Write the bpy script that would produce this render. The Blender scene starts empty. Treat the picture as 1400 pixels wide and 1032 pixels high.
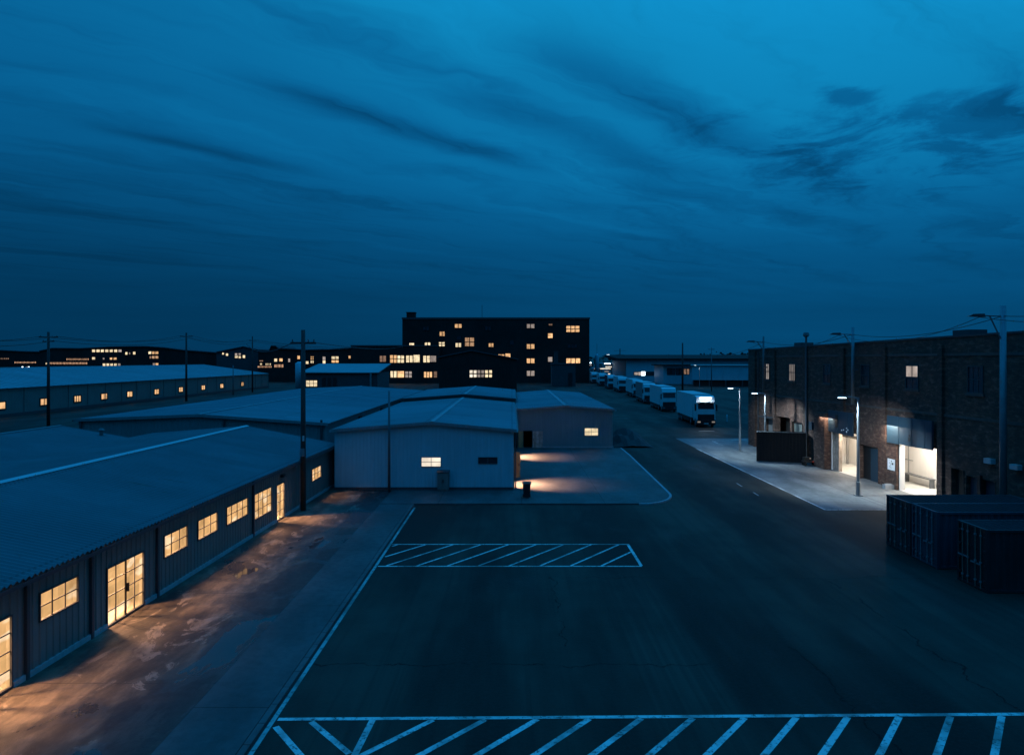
import bpy, math, random
from mathutils import Vector, Matrix
random.seed(7)
scn = bpy.context.scene
COL = scn.collection
R = math.radians
EYE = 9.0                      # eye height of the camera above the yard

# ------------------------------------------------------------------ helpers
class MB:
    """collects faces, builds ONE mesh object"""
    def __init__(s): s.v = []; s.f = []
    def quad(s, *p):
        n = len(s.v); s.v += [tuple(q) for q in p]; s.f.append(tuple(range(n, n + len(p))))
    def hexa(s, p):            # 8 points: bottom 0-3, top 4-7
        n = len(s.v); s.v += [tuple(q) for q in p]
        for a in ((3, 2, 1, 0), (4, 5, 6, 7), (0, 1, 5, 4), (1, 2, 6, 5), (2, 3, 7, 6), (3, 0, 4, 7)):
            s.f.append(tuple(n + i for i in a))
    def box(s, x0, x1, y0, y1, z0, z1):
        s.hexa([(x0, y0, z0), (x1, y0, z0), (x1, y1, z0), (x0, y1, z0), (x0, y0, z1), (x1, y0, z1), (x1, y1, z1), (x0, y1, z1)])
    def fbox(s, F, s0, s1, z0, z1, o0, o1):
        a = F.pt
        s.hexa([a(s0, z0, o1), a(s1, z0, o1), a(s1, z0, o0), a(s0, z0, o0), a(s0, z1, o1), a(s1, z1, o1), a(s1, z1, o0), a(s0, z1, o0)])
    def tube(s, pts, rad, n=8, cap=True):
        if not isinstance(rad, (list, tuple)): rad = [rad] * len(pts)
        pts = [Vector(p) for p in pts]; rings = []
        for i, p in enumerate(pts):
            t = (pts[min(i + 1, len(pts) - 1)] - pts[max(i - 1, 0)]).normalized()
            u = t.cross(Vector((0, 0, 1)) if abs(t.z) < .9 else Vector((1, 0, 0))).normalized(); w = t.cross(u)
            b = len(s.v); rings.append(b)
            for k in range(n):
                a = 2 * math.pi * k / n
                s.v.append(tuple(p + rad[i] * (math.cos(a) * u + math.sin(a) * w)))
        for i in range(len(pts) - 1):
            for k in range(n):
                k2 = (k + 1) % n
                s.f.append((rings[i] + k, rings[i] + k2, rings[i + 1] + k2, rings[i + 1] + k))
        if cap:
            s.f.append(tuple(rings[0] + k for k in reversed(range(n)))); s.f.append(tuple(rings[-1] + k for k in range(n)))
    def prism(s, poly, axis, a0, a1):   # poly in the two other axes
        def mk(p, a):
            return (a, p[0], p[1]) if axis == 'x' else (p[0], a, p[1]) if axis == 'y' else (p[0], p[1], a)
        n = len(poly); b = len(s.v)
        s.v += [mk(p, a0) for p in poly] + [mk(p, a1) for p in poly]
        s.f.append(tuple(b + i for i in reversed(range(n)))); s.f.append(tuple(b + n + i for i in range(n)))
        for i in range(n):
            j = (i + 1) % n
            s.f.append((b + i, b + j, b + n + j, b + n + i))
    def build(s, name, m, parent=None, smooth=False):
        me = bpy.data.meshes.new(name); me.from_pydata(s.v, [], s.f); me.update()
        if smooth:
            for p in me.polygons: p.use_smooth = True
        me.materials.append(m)
        o = bpy.data.objects.new(name, me); COL.objects.link(o)
        if parent: o.parent = parent
        return o

class Face:
    """a wall plane: s runs along d, outward side is to the right of d"""
    def __init__(s, p0, d):
        s.p = p0; l = math.hypot(*d); s.d = (d[0] / l, d[1] / l); s.n = (s.d[1], -s.d[0])
    def pt(s, a, z, o=0.0):
        return (s.p[0] + s.d[0] * a + s.n[0] * o, s.p[1] + s.d[1] * a + s.n[1] * o, z)

def tag(o, label=None, cat=None, group=None, kind=None):
    if label: o['label'] = label
    if cat: o['category'] = cat
    if group: o['group'] = group
    if kind: o['kind'] = kind
    return o
def thing(name, label, cat, loc=(0, 0, 0), rz=0, group=None):
    o = bpy.data.objects.new(name, None); COL.objects.link(o); o.empty_display_size = .3
    o.location = loc; o.rotation_euler = (0, 0, rz)
    return tag(o, label, cat, group)
def copy_tree(o, parent=None):
    kids = list(o.children)
    c = o.copy(); COL.objects.link(c)
    if parent: c.parent = parent
    for k in kids: copy_tree(k, c)
    return c
def at(px, py, Y):             # world point seen at a pixel of the 1400-wide photograph, at distance Y
    return ((px - 700) * Y / 1000, Y, EYE + (492 - py) * Y / 1000)

# ------------------------------------------------------------------ materials
def nodes(name):
    m = bpy.data.materials.new(name); m.use_nodes = True; nt = m.node_tree
    for n in list(nt.nodes): nt.nodes.remove(n)
    out = nt.nodes.new('ShaderNodeOutputMaterial')
    return m, nt, out
class G:
    """tiny node graph builder"""
    def __init__(s, nt): s.nt = nt
    def n(s, t, **k):
        x = s.nt.nodes.new(t)
        for a, b in k.items(): setattr(x, a, b)
        return x
    def put(s, sock, v):
        if hasattr(v, 'links') or isinstance(v, bpy.types.NodeSocket): s.nt.links.new(v, sock)
        else: sock.default_value = v
    def m(s, op, a, b=None, c=None, clamp=False):
        x = s.n('ShaderNodeMath', operation=op, use_clamp=clamp); s.put(x.inputs[0], a)
        if b is not None: s.put(x.inputs[1], b)
        if c is not None: s.put(x.inputs[2], c)
        return x.outputs[0]
    def vm(s, op, a, b=None):
        x = s.n('ShaderNodeVectorMath', operation=op); s.put(x.inputs[0], a)
        if b is not None: s.put(x.inputs[1], b)
        return x.outputs['Value'] if op in ('DOT_PRODUCT', 'LENGTH') else x.outputs[0]
    def mix(s, f, a, b):
        x = s.n('ShaderNodeMix', data_type='RGBA'); s.put(x.inputs[0], f); s.put(x.inputs[6], a); s.put(x.inputs[7], b); return x.outputs[2]
    def noise(s, vec, scale, detail=4, rough=.55, dist=0):
        x = s.n('ShaderNodeTexNoise'); s.put(x.inputs['Vector'], vec); x.inputs['Scale'].default_value = scale
        x.inputs['Detail'].default_value = detail; x.inputs['Roughness'].default_value = rough; x.inputs['Distortion'].default_value = dist
        return x.outputs[0]
    def step(s, v, a, b, lo=0, hi=1):
        x = s.n('ShaderNodeMapRange', interpolation_type='SMOOTHSTEP'); s.put(x.inputs[0], v)
        for i, q in zip((1, 2, 3, 4), (a, b, lo, hi)): x.inputs[i].default_value = q
        return x.outputs[0]
    def mapv(s, vec, scale=(1, 1, 1), rot=(0, 0, 0), loc=(0, 0, 0)):
        x = s.n('ShaderNodeMapping'); s.put(x.inputs[0], vec); x.inputs['Scale'].default_value = scale; x.inputs['Rotation'].default_value = rot
        x.inputs['Location'].default_value = loc; return x.outputs[0]
    def sep(s, v):
        x = s.n('ShaderNodeSeparateXYZ'); s.put(x.inputs[0], v); return x.outputs
    def comb(s, a, b, c=0.0):
        x = s.n('ShaderNodeCombineXYZ'); s.put(x.inputs[0], a); s.put(x.inputs[1], b); s.put(x.inputs[2], c); return x.outputs[0]
    def pos(s): return s.n('ShaderNodeNewGeometry').outputs['Position']
    def obj(s): return s.n('ShaderNodeTexCoord').outputs['Object']
    def bsdf(s, out, col, rough=.6, metal=0.0, bump=None, bd=.02, spec=.5, bs=1.0):
        b = s.n('ShaderNodeBsdfPrincipled'); s.put(b.inputs['Base Color'], col); s.put(b.inputs['Roughness'], rough)
        b.inputs['Metallic'].default_value = metal; b.inputs['Specular IOR Level'].default_value = spec
        if bump is not None:
            x = s.n('ShaderNodeBump'); x.inputs['Distance'].default_value = bd; x.inputs['Strength'].default_value = bs; s.put(x.inputs['Height'], bump)
            s.nt.links.new(x.outputs[0], b.inputs['Normal'])
        s.nt.links.new(b.outputs[0], out.inputs[0]); return b

def C3(r, g=None, b=None): return (r, r if g is None else g, r if b is None else b, 1)

def mat_worn(name, col, rough=.5, var=.25, scale=1.2, metal=0.0, spec=.5, streak=True, sheets=0):
    """painted or bare surface with dirt variation and vertical weather streaks"""
    m, nt, out = nodes(name); g = G(nt); o = g.obj()
    a = g.noise(o, scale, 6, .6)
    f = g.step(a, .3, .72)
    if streak:
        st = g.noise(g.mapv(o, (5, 5, .25)), 1.0, 4, .6); f = g.m('MULTIPLY_ADD', g.step(st, .35, .75), .5, g.m('MULTIPLY', f, .5))
    dark = tuple(c * (1 - var) for c in col[:3]) + (1,); lite = tuple(min(1, c * (1 + var)) for c in col[:3]) + (1,)
    rr = g.m('MULTIPLY_ADD', a, .3, rough - .15)
    base = g.mix(f, dark, lite)
    if sheets:
        x, y, z = g.sep(o); wn = g.n('ShaderNodeTexWhiteNoise'); g.put(wn.inputs[0], g.comb(g.m('FLOOR', g.m('DIVIDE', y, sheets)), g.m('FLOOR', g.m('DIVIDE', x, 6.0))))
        base = g.mix(g.m('MULTIPLY', wn.outputs[0], .3), base, tuple(c * .5 for c in col[:3]) + (1,))
        run = g.step(g.noise(g.mapv(o, (.25, 2.6, .25)), 1.0, 5, .65), .56, .7); spot = g.step(g.noise(o, .5, 4, .6), .45, .62)
        base = g.mix(g.m('MULTIPLY', g.m('MULTIPLY', run, spot), .55), base, C3(col[0] * .55, col[1] * .38, col[2] * .3))
        lap = g.step(g.m('ABSOLUTE', g.m('SUBTRACT', g.m('FRACT', g.m('DIVIDE', x, 6.0)), .5)), .489, .496)
        base = g.mix(g.m('MULTIPLY', lap, .5), base, tuple(c * .35 for c in col[:3]) + (1,))
    g.bsdf(out, base, rr, metal, spec=spec)
    return m

def mat_emit(name, col, strength=1.0, var=0.0, vscale=1.2):
    m, nt, out = nodes(name); g = G(nt); e = g.n('ShaderNodeEmission'); e.inputs[0].default_value = col
    st = strength
    if var:
        rnd = g.n('ShaderNodeObjectInfo').outputs['Random']; nz = g.noise(g.vm('ADD', g.obj(), g.comb(rnd, rnd, rnd)), vscale, 2, .5)
        st = g.m('MULTIPLY', g.m('MULTIPLY_ADD', rnd, var, strength * (1 - var * .6)), g.m('MULTIPLY_ADD', nz, 1.7, .15))
    g.put(e.inputs[1], st); nt.links.new(e.outputs[0], out.inputs[0]); return m

def mat_lit_glass(name, col, strength, trans):
    """frosted lit pane: glows softly and lets the lamps behind shine through"""
    m, nt, out = nodes(name); g = G(nt); o = g.obj()
    rnd = g.n('ShaderNodeObjectInfo').outputs['Random']
    nz = g.noise(g.vm('ADD', o, g.comb(g.m('MULTIPLY', rnd, 40), 0.0, rnd)), 1.6, 3, .5)
    hi = g.step(g.noise(g.vm('ADD', g.mapv(o, (1, 1, 2.2)), g.comb(3.1, rnd, 0.0)), 1.1, 1, .4), .56, .66)
    ox, oy, oz = g.sep(o); wn = g.n('ShaderNodeTexWhiteNoise'); g.put(wn.inputs[0], g.comb(g.m('FLOOR', g.m('MULTIPLY', oy, 1.55)), g.m('FLOOR', g.m('MULTIPLY', oz, 2.15)), rnd))
    nz = g.m('ADD', g.m('MULTIPLY', nz, 1.1), g.m('MULTIPLY_ADD', wn.outputs[0], .34, -.3))
    st = g.m('ADD', g.m('MULTIPLY', g.m('MULTIPLY_ADD', nz, .8, .6), strength), g.m('MULTIPLY', hi, strength * .28))
    e = g.n('ShaderNodeEmission'); g.put(e.inputs[0], g.mix(g.m('MULTIPLY', hi, .5), col, C3(1, .86, .62))); g.put(e.inputs[1], st)
    t = g.n('ShaderNodeBsdfTransparent'); t.inputs[0].default_value = C3(trans)
    a = g.n('ShaderNodeAddShader'); nt.links.new(e.outputs[0], a.inputs[0]); nt.links.new(t.outputs[0], a.inputs[1])
    nt.links.new(a.outputs[0], out.inputs[0]); return m

def mat_asphalt():
    m, nt, out = nodes('asphalt'); g = G(nt); p = g.pos(); x, y, z = g.sep(p)
    fine = g.noise(p, 9, 6, .7); big = g.noise(g.mapv(p, (.22, .035, 1)), 1, 4, .6); med = g.noise(p, .35, 5, .6)
    oil = g.step(g.noise(g.mapv(p, (.3, .12, 1), loc=(7, 3, 0)), 1, 5, .62, .4), .56, .72)
    c = g.mix(g.step(big, .38, .62), C3(.012, .0088, .0066), C3(.056, .044, .032))
    c = g.mix(g.m('MULTIPLY', g.step(med, .4, .7), .45), c, C3(.026, .0215, .016))
    tyre = g.step(g.noise(g.mapv(p, (2.4, .035, 1), rot=(0, 0, .06)), 1.0, 4, .6, .2), .5, .66); c = g.mix(g.m('MULTIPLY', tyre, .4), c, C3(.0135, .011, .009))
    c = g.mix(g.m('MULTIPLY', oil, .45), c, C3(.011, .0095, .008))
    c = g.mix(g.m('MULTIPLY', g.step(fine, .35, .75), .3), c, C3(.045, .04, .03))
    # cracks: thin wandering lines
    w1 = g.m('MULTIPLY_ADD', g.noise(p, .55, 5, .65), 1.5, -.75)
    def crack(coord, c0, wid, lo=None, hi=None, other=None):
        d = g.m('ABSOLUTE', g.m('ADD', g.m('SUBTRACT', coord, c0), w1)); k = g.step(d, wid * .35, wid, 1, 0)
        if lo is not None: k = g.m('MULTIPLY', k, g.m('MULTIPLY', g.m('GREATER_THAN', other, lo), g.m('LESS_THAN', other, hi)))
        return k
    k = g.m('MAXIMUM', crack(x, 8.8, .035, 12, 23, y), crack(x, 13.0, .03, 12, 30, y))
    k = g.m('MAXIMUM', k, crack(y, 21.6, .03, -6, 6.5, x))
    k = g.m('MAXIMUM', k, crack(y, 30.2, .02, 2, 17, x)); k = g.m('MAXIMUM', k, crack(x, 1.7, .02, 23, 31, y))
    k = g.m('MULTIPLY', k, g.step(g.noise(p, .8, 3), .36, .5))
    c = g.mix(g.m('MULTIPLY', k, .85), c, C3(.004))
    ro = g.m('SUBTRACT', g.m('MULTIPLY_ADD', med, .25, .6), g.m('MULTIPLY', oil, .12))
    g.bsdf(out, c, ro, bump=g.m('SUBTRACT', fine, g.m('MULTIPLY', k, 2.0)), bd=.012, spec=.1); return m

def mat_concrete(name, base=.22, warm=1.0, joint=(0, 0), puddle=0.0, contrast=.5, jloc=(0, 0), spec=.2, blue=.94):
    m, nt, out = nodes(name); g = G(nt); p = g.pos(); x, y, z = g.sep(p)
    a = g.noise(g.mapv(p, (.5, .22, 1)), 1.0, 7, .64, .3); b = g.noise(p, 3.5, 6, .65); f = g.noise(p, 22, 3, .6)
    s = g.step(a, .36, .66)
    lo = base * (1 - contrast); hi = base * (1 + contrast * .6)
    c = g.mix(s, C3(lo * warm, lo, lo * blue), C3(hi * warm, hi, hi * blue))
    c = g.mix(g.m('MULTIPLY', g.step(b, .45, .75), .35), c, C3(base * .5))
    k = None
    for co, sp, of in ((x, joint[0], jloc[0]), (y, joint[1], jloc[1])):
        if sp:
            d = g.m('ABSOLUTE', g.m('SUBTRACT', g.m('FRACT', g.m('DIVIDE', g.m('SUBTRACT', co, of), sp)), .5))
            kk = g.step(d, .5 - .028 / sp, .5 - .012 / sp); k = kk if k is None else g.m('MAXIMUM', k, kk)
    if k is not None: c = g.mix(g.m('MULTIPLY', k, .8), c, C3(base * .12))
    ro = g.m('MULTIPLY_ADD', b, .3, .5)
    h = f
    if puddle:
        pn = g.noise(g.mapv(p, (.42, .2, 1), loc=(2.3, 5.1, 0)), 1.0, 5, .6, .6)
        wet = g.step(pn, .5, .56); pud = g.step(pn, .60, .615)
        pale = g.step(g.noise(g.mapv(p, (.55, .3, 1), loc=(4.2, 1.7, 0)), 1.35, 7, .68, .9), .555, .585)
        c = g.mix(g.m('MULTIPLY', pale, .85), c, C3(base * 2.6, base * 2.1, base * 1.5))
        gr = g.step(g.noise(g.mapv(p, (1.6, .5, 1)), 1.6, 8, .72), .42, .6)
        c = g.mix(g.m('MULTIPLY', gr, .55), c, C3(base * .3, base * .25, base * .18))
        band = g.step(g.m('ADD', g.m('MULTIPLY', g.m('ADD', x, 9.9), .22), g.noise(g.mapv(p, (.8, .3, 1), loc=(1, 9, 0)), 1.0, 5, .65)), .5, .62)
        c = g.mix(g.m('MULTIPLY', band, .8), c, C3(base * .2, base * .18, base * .18))
        c = g.mix(g.m('MULTIPLY', wet, .4), c, C3(base * .45)); c = g.mix(g.m('MULTIPLY', pud, .7), c, C3(base * .6))
        ro = g.m('SUBTRACT', ro, g.m('MULTIPLY', wet, .2)); ro = g.m('MULTIPLY', ro, g.m('MULTIPLY_ADD', pud, -.88, 1.0))
        h = g.m('MULTIPLY', f, g.m('SUBTRACT', 1.0, pud))
    g.bsdf(out, c, ro, bump=h, bd=.006, spec=spec); return m

def mat_brick():
    m, nt, out = nodes('brown_brick'); g = G(nt); o = g.obj(); x, y, z = g.sep(o)
    v = g.comb(g.m('ADD', x, y), z)
    t = g.n('ShaderNodeTexBrick'); g.put(t.inputs['Vector'], v)
    t.inputs['Color1'].default_value = C3(.085, .04, .028); t.inputs['Color2'].default_value = C3(.15, .073, .05); t.inputs['Mortar'].default_value = C3(.052, .043, .038)
    t.inputs['Scale'].default_value = 1; t.inputs['Brick Width'].default_value = .36; t.inputs['Row Height'].default_value = .13; t.inputs['Mortar Size'].default_value = .012
    t.inputs['Bias'].default_value = -.1
    st = g.noise(g.mapv(o, (.5, .5, .3)), 1.0, 6, .65); sp = g.noise(g.comb(g.m('ADD', x, y), g.m('MULTIPLY', z, 2.2)), 1.7, 5, .7)
    c = g.mix(g.m('MULTIPLY', g.step(st, .38, .66), .6), t.outputs[0], C3(.045, .034, .029))
    c = g.mix(g.m('MULTIPLY', g.step(sp, .5, .64), .7), c, C3(.21, .125, .092))
    g.bsdf(out, c, .85, bump=g.m('MULTIPLY_ADD', t.outputs[1], -1.0, g.m('MULTIPLY', sp, .4)), bd=.02, spec=.25); return m

def mat_paint_line(name='worn_white_paint', top=.6):
    m, nt, out = nodes(name); g = G(nt); p = g.pos()
    w = g.step(g.noise(p, 5.5, 6, .75), .36, .5); w2 = g.noise(p, .6, 3)
    c = g.mix(g.m('MULTIPLY', w, g.step(w2, .36, .56, .25, 1)), C3(.1, .09, .075), C3(top * 1.06, top, top * .9)); g.bsdf(out, c, .6, spec=.3); return m

def mat_wood():
    m, nt, out = nodes('creosoted_timber'); g = G(nt); o = g.obj(); n = g.noise(g.mapv(o, (9, 9, .5)), 1, 5, .6)
    g.bsdf(out, g.mix(n, C3(.018, .016, .014), C3(.06, .05, .042)), .85, bump=n, bd=.02); return m

M = {}
M['asphalt'] = mat_asphalt()
M['apron'] = mat_concrete('stained_concrete', .075, 1.3, (0, 3.9), 1.0, .8, (0, .75), .3, .66)
M['strip'] = mat_concrete('pale_concrete_strip', .07, 1.0, (0, 7.8), 0, .3, (0, 3.25))
M['yardconc'] = mat_concrete('yard_concrete', .075, 1.0, (5.2, 6.1), 0, .3, (.6, .2))
M['dockconc'] = mat_concrete('dock_concrete', .15, 1.0, (4.05, 5.0), 0, .35, (18.75, 1.3))
M['kerb'] = mat_concrete('kerb_concrete', .09, 1.0, (0, 1.0), 0, .35)
M['line'] = mat_paint_line()
M['line_old'] = mat_paint_line('faded_white_paint', .36)
M['earth'] = mat_worn('packed_earth', C3(.028, .025, .022), .9, .4, .05, streak=False)
M['roof'] = mat_worn('pale_metal_roof', C3(.22, .235, .25), .5, .12, .12, streak=False, sheets=1.5)
M['roof_b'] = mat_worn('bright_metal_roof', C3(.36, .38, .4), .45, .1, .1, streak=False, sheets=1.24)
M['roof_l'] = mat_worn('weathered_corrugated_roof', C3(.105, .11, .115), .55, .22, .3, streak=False, sheets=.96)
M['cap'] = mat_worn('new_ridge_flashing', C3(.42), .45, .1, .6)
M['wall'] = mat_worn('pale_sheet_metal_wall', C3(.25, .44, .48), .55, .12, .4)
M['wall_m'] = mat_worn('grey_sheet_metal_wall', C3(.2, .2, .2), .55, .15, .4)
M['wall_c'] = mat_worn('cool_sheet_metal_wall', C3(.13, .2, .21), .55, .15, .4)
M['wall_d'] = mat_worn('slate_sheet_metal_wall', C3(.135, .145, .13), .55, .2, .5)
M['wall_far'] = mat_worn('far_dark_wall', C3(.06, .06, .062), .9, .25, .12)
M['wall_blk'] = mat_worn('soot_brick_wall', C3(.04, .032, .028), .95, .35, .12, spec=.08)
M['trim'] = mat_worn('dark_trim', C3(.045, .048, .052), .5, .2, 2)
M['trim_l'] = mat_worn('grey_trim', C3(.2), .5, .2, 2)
M['plinth'] = mat_worn('concrete_plinth', C3(.3), .85, .2, 1.2)
M['brick'] = mat_brick()
M['lintel'] = mat_worn('stone_course', C3(.085, .07, .06), .85, .3, 1)
M['shutter'] = mat_worn('blue_grey_shutter', C3(.022, .048, .07), .5, .12, .8)
M['plaster'] = mat_worn('white_plaster', C3(.74, .7, .66), .8, .06, .7)
M['flaked'] = mat_worn('flaking_painted_post', C3(.42, .34, .27), .8, .6, 3.2)
M['indoor'] = mat_concrete('indoor_floor', .42, 1.02, (0, 0), 0, .2)
M['inside'] = mat_worn('shed_inside', C3(.35, .3, .25), .8, .3, .8)
M['glass'] = mat_worn('dark_glass', C3(.02, .026, .032), .12, .2, .6, spec=.8, streak=False)
M['wood'] = mat_wood()
M['steel'] = mat_worn('galvanised_steel', C3(.2, .21, .22), .45, .2, 2.5, metal=.3)
M['steel_d'] = mat_worn('dull_steel', C3(.1, .105, .11), .5, .25, 2.5)
M['black'] = mat_worn('black_plastic', C3(.012), .5, .3, 3, streak=False)
M['tyre'] = mat_worn('tyre_rubber', C3(.014), .85, .3, 3, streak=False)
M['white'] = mat_worn('white_truck_paint', C3(.55, .57, .58), .4, .08, .7)
M['box_d'] = mat_worn('navy_box_paint', C3(.0035, .0055, .008), .7, .25, 1, spec=.25)
M['con_d'] = mat_worn('dark_container_paint', C3(.03, .03, .032), .5, .35, 1.2)
M['con_b'] = mat_worn('faded_blue_container_paint', C3(.022, .037, .052), .6, .3, 1.2)
M['con_k'] = mat_worn('black_container_paint', C3(.013, .013, .015), .55, .4, 1.2)
M['con_roof'] = mat_worn('darkened_container_roof', C3(.016, .018, .02), .85, .4, .8, spec=.12)  # tops coloured darker and duller to offset the sky light they catch
M['rodm'] = mat_worn('worn_lock_rod', C3(.19, .13, .1), .5, .4, 5)
M['wire'] = mat_worn('cable', C3(.02), .6, .1, 1, streak=False)
M['paper'] = mat_worn('paper_notice', C3(.72), .7, .05, 2, streak=False)
M['ink'] = mat_worn('faded_ink', C3(.06), .7, .3, 4, streak=False)
M['orange'] = mat_worn('oak_door', C3(.42, .25, .11), .6, .3, 2.5)
M['leaf'] = mat_worn('far_foliage', C3(.03, .04, .026), .9, .5, .4, streak=False)
WARM = C3(1, .60, .27)
M['lit_shed'] = mat_lit_glass('lit_frosted_pane', C3(1, .56, .225), .62, .26)
M['lit_warm'] = mat_emit('lit_window_warm', C3(1, .57, .27), .95, .5)
M['lit_pale'] = mat_emit('lit_window_pale', C3(1, .8, .5), 1.0, .35)
M['lit_dim'] = mat_emit('lit_window_dim', C3(.8, .48, .33), .22, .3)
M['lit_brown'] = mat_emit('lit_window_brown', C3(.85, .5, .28), .5, .4)
M['lit_faint'] = mat_emit('lit_window_faint', C3(.8, .7, .65), .13, .3)
M['lit_white'] = mat_emit('lit_window_white', C3(1, .87, .7), 1.05, .12)
M['lit_grey'] = mat_emit('lit_window_grey', C3(.75, .62, .55), .42, .3)
M['lit_amber'] = mat_emit('lit_ribbon', C3(.9, .5, .3), .6, .4)
M['led'] = mat_emit('led_lamp', C3(.72, .92, 1), 7)
M['flood'] = mat_emit('flood_lamp', C3(.75, .92, 1), 5)
M['led_s'] = mat_emit('sign_lamp', C3(.9, .97, 1), 3)
M['red'] = mat_emit('reflector_glow', C3(1, .1, .06), .25)
M['head'] = mat_emit('headlamp_glow', C3(1, .9, .8), .22)

# ------------------------------------------------------------------ sheet walls and roofs
def ribs(kind, L):
    """break points and outward offsets along a profiled sheet"""
    if kind is None: return [(0, 0), (L, 0)]
    pitch, prof = kind; out = []; k = 0
    while k * pitch < L:
        for a, o in prof:
            if k * pitch + a < L: out.append((k * pitch + a, o))
        k += 1
    if out[0][0] > 0: out.insert(0, (0, 0))
    out.append((L, 0)); return out
RIB_WALL = (.30, [(0, 0), (.17, 0), (.20, .03), (.27, .03)])
RIB_SEAM = (.62, [(0, 0), (.56, 0), (.57, .045), (.61, .045)])
RIB_SINE = (.24, [(i * .24 / 6, .04 * math.sin(2 * math.pi * i / 6)) for i in range(6)])
RIB_FINE = (.25, [(0, 0), (.15, 0), (.165, .014), (.235, .014)])
RIB_BOX = (.28, [(0, 0), (.11, 0), (.15, -.036), (.24, -.036)])
RIB_DECK = (.5, [(0, 0), (.43, 0), (.45, .03), (.48, .03)])

def wall(mb, F, L, zb, top, holes=(), rib=None, depth=.14, extra=()):
    """profiled wall with real openings; top(s) gives its height; holes = (s0,s1,z0,z1)"""
    tf = top if callable(top) else (lambda s: top)
    prof = ribs(rib, L); xs = [p[0] for p in prof]
    def off(s):
        for (a, o), (b, q) in zip(prof, prof[1:]):
            if a <= s <= b: return o + (q - o) * ((s - a) / (b - a) if b > a else 0)
        return 0
    cuts = sorted(set([round(v, 4) for v in xs + list(extra) + [h[0] for h in holes] + [h[1] for h in holes]]))
    for a, b in zip(cuts, cuts[1:]):
        if b - a < 1e-4: continue
        mid = (a + b) / 2; hs = sorted((h for h in holes if h[0] < mid < h[1]), key=lambda h: h[2]); oa, ob = off(a), off(b); lo = zb
        for h in hs:
            if h[2] > lo + 1e-4: mb.quad(F.pt(a, lo, oa), F.pt(b, lo, ob), F.pt(b, h[2], ob), F.pt(a, h[2], oa))
            lo = h[3]
        mb.quad(F.pt(a, lo, oa), F.pt(b, lo, ob), F.pt(b, tf(b), ob), F.pt(a, tf(a), oa))
    for s0, s1, z0, z1 in holes:
        for q in (((s0, z0), (s0, z1)), ((s1, z1), (s1, z0)), ((s0, z1), (s1, z1)), ((s1, z0), (s0, z0))):
            (a, za), (b, zb2) = q
            mb.quad(F.pt(a, za, .034), F.pt(b, zb2, .034), F.pt(b, zb2, -depth), F.pt(a, za, -depth))

def roof_plane(mb, e0, e1, r0, r1, rib):
    """sheet between the eave line e0-e1 and the ridge line r0-r1, ribs run down the slope"""
    e0, e1, r0, r1 = map(Vector, (e0, e1, r0, r1)); L = (e1 - e0).length
    nrm = (e1 - e0).cross(r0 - e0).normalized()
    if nrm.z < 0: nrm = -nrm
    pr = ribs(rib, L)
    P = [(e0.lerp(e1, a / L) + nrm * o, r0.lerp(r1, a / L) + nrm * o) for a, o in pr]
    for (a, b), (c, d) in zip(P, P[1:]): mb.quad(a, c, d, b)

def window(par, F, s0, s1, z0, z1, nx, nz, pane, fr=.045, bar=.03, frame='trim', depth=.1, name='window', proud=.05):
    """frame with glazing bars (thing > window > pane)"""
    b = MB(); o0, o1 = -depth + .02, proud
    b.fbox(F, s0, s1, z0, z0 + fr, o0, o1); b.fbox(F, s0, s1, z1 - fr, z1, o0, o1)
    b.fbox(F, s0, s0 + fr, z0 + fr, z1 - fr, o0, o1 - .002); b.fbox(F, s1 - fr, s1, z0 + fr, z1 - fr, o0, o1 - .002)
    for i in range(1, nx):
        c = s0 + (s1 - s0) * i / nx; w = bar
        b.fbox(F, c - w / 2, c + w / 2, z0 + fr, z1 - fr, -.045, .012)
    for i in range(1, nz):
        c = z0 + (z1 - z0) * i / nz; b.fbox(F, s0 + fr, s1 - fr, c - bar / 2, c + bar / 2, -.043, .010)
    w = b.build(name, M[frame], par)
    q = MB(); q.fbox(F, s0 + fr, s1 - fr, z0 + fr, z1 - fr, -.022, -.012)
    q.build('pane', M[pane], w); return w

def far_window(par, F, s0, s1, z0, z1, pane, nx=1, nz=1, bar=.25):
    """window of a distant block: proud frame and pane with its bars"""
    b = MB(); f = .18
    b.fbox(F, s0 - f, s1 + f, z0 - f, z0, -.2, .12); b.fbox(F, s0 - f, s1 + f, z1, z1 + f, -.2, .12)
    b.fbox(F, s0 - f, s0, z0, z1, -.2, .11); b.fbox(F, s1, s1 + f, z0, z1, -.2, .11)
    for i in range(1, nx):
        c = s0 + (s1 - s0) * i / nx; b.fbox(F, c - bar / 2, c + bar / 2, z0, z1, .03, .09)
    for i in range(1, nz):
        c = z0 + (z1 - z0) * i / nz; b.fbox(F, s0, s1, c - bar / 2, c + bar / 2, .03, .085)
    w = b.build('window', M['wall_blk'], par); q = MB(); q.fbox(F, s0, s1, z0, z1, .005, .025); q.build('pane', M[pane], w); return w

def area(par, loc, tgt, size, power, col, sy=None, spread=180):
    l = bpy.data.lights.new('room_lamp', 'AREA'); l.spread = R(spread); l.size = size; l.energy = power; l.color = col
    if sy: l.shape = 'RECTANGLE'; l.size_y = sy
    o = bpy.data.objects.new('room_lamp', l); COL.objects.link(o); o.parent = par; o.location = loc
    o.rotation_euler = (Vector(tgt) - Vector(loc)).to_track_quat('-Z', 'Y').to_euler(); return o

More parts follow.
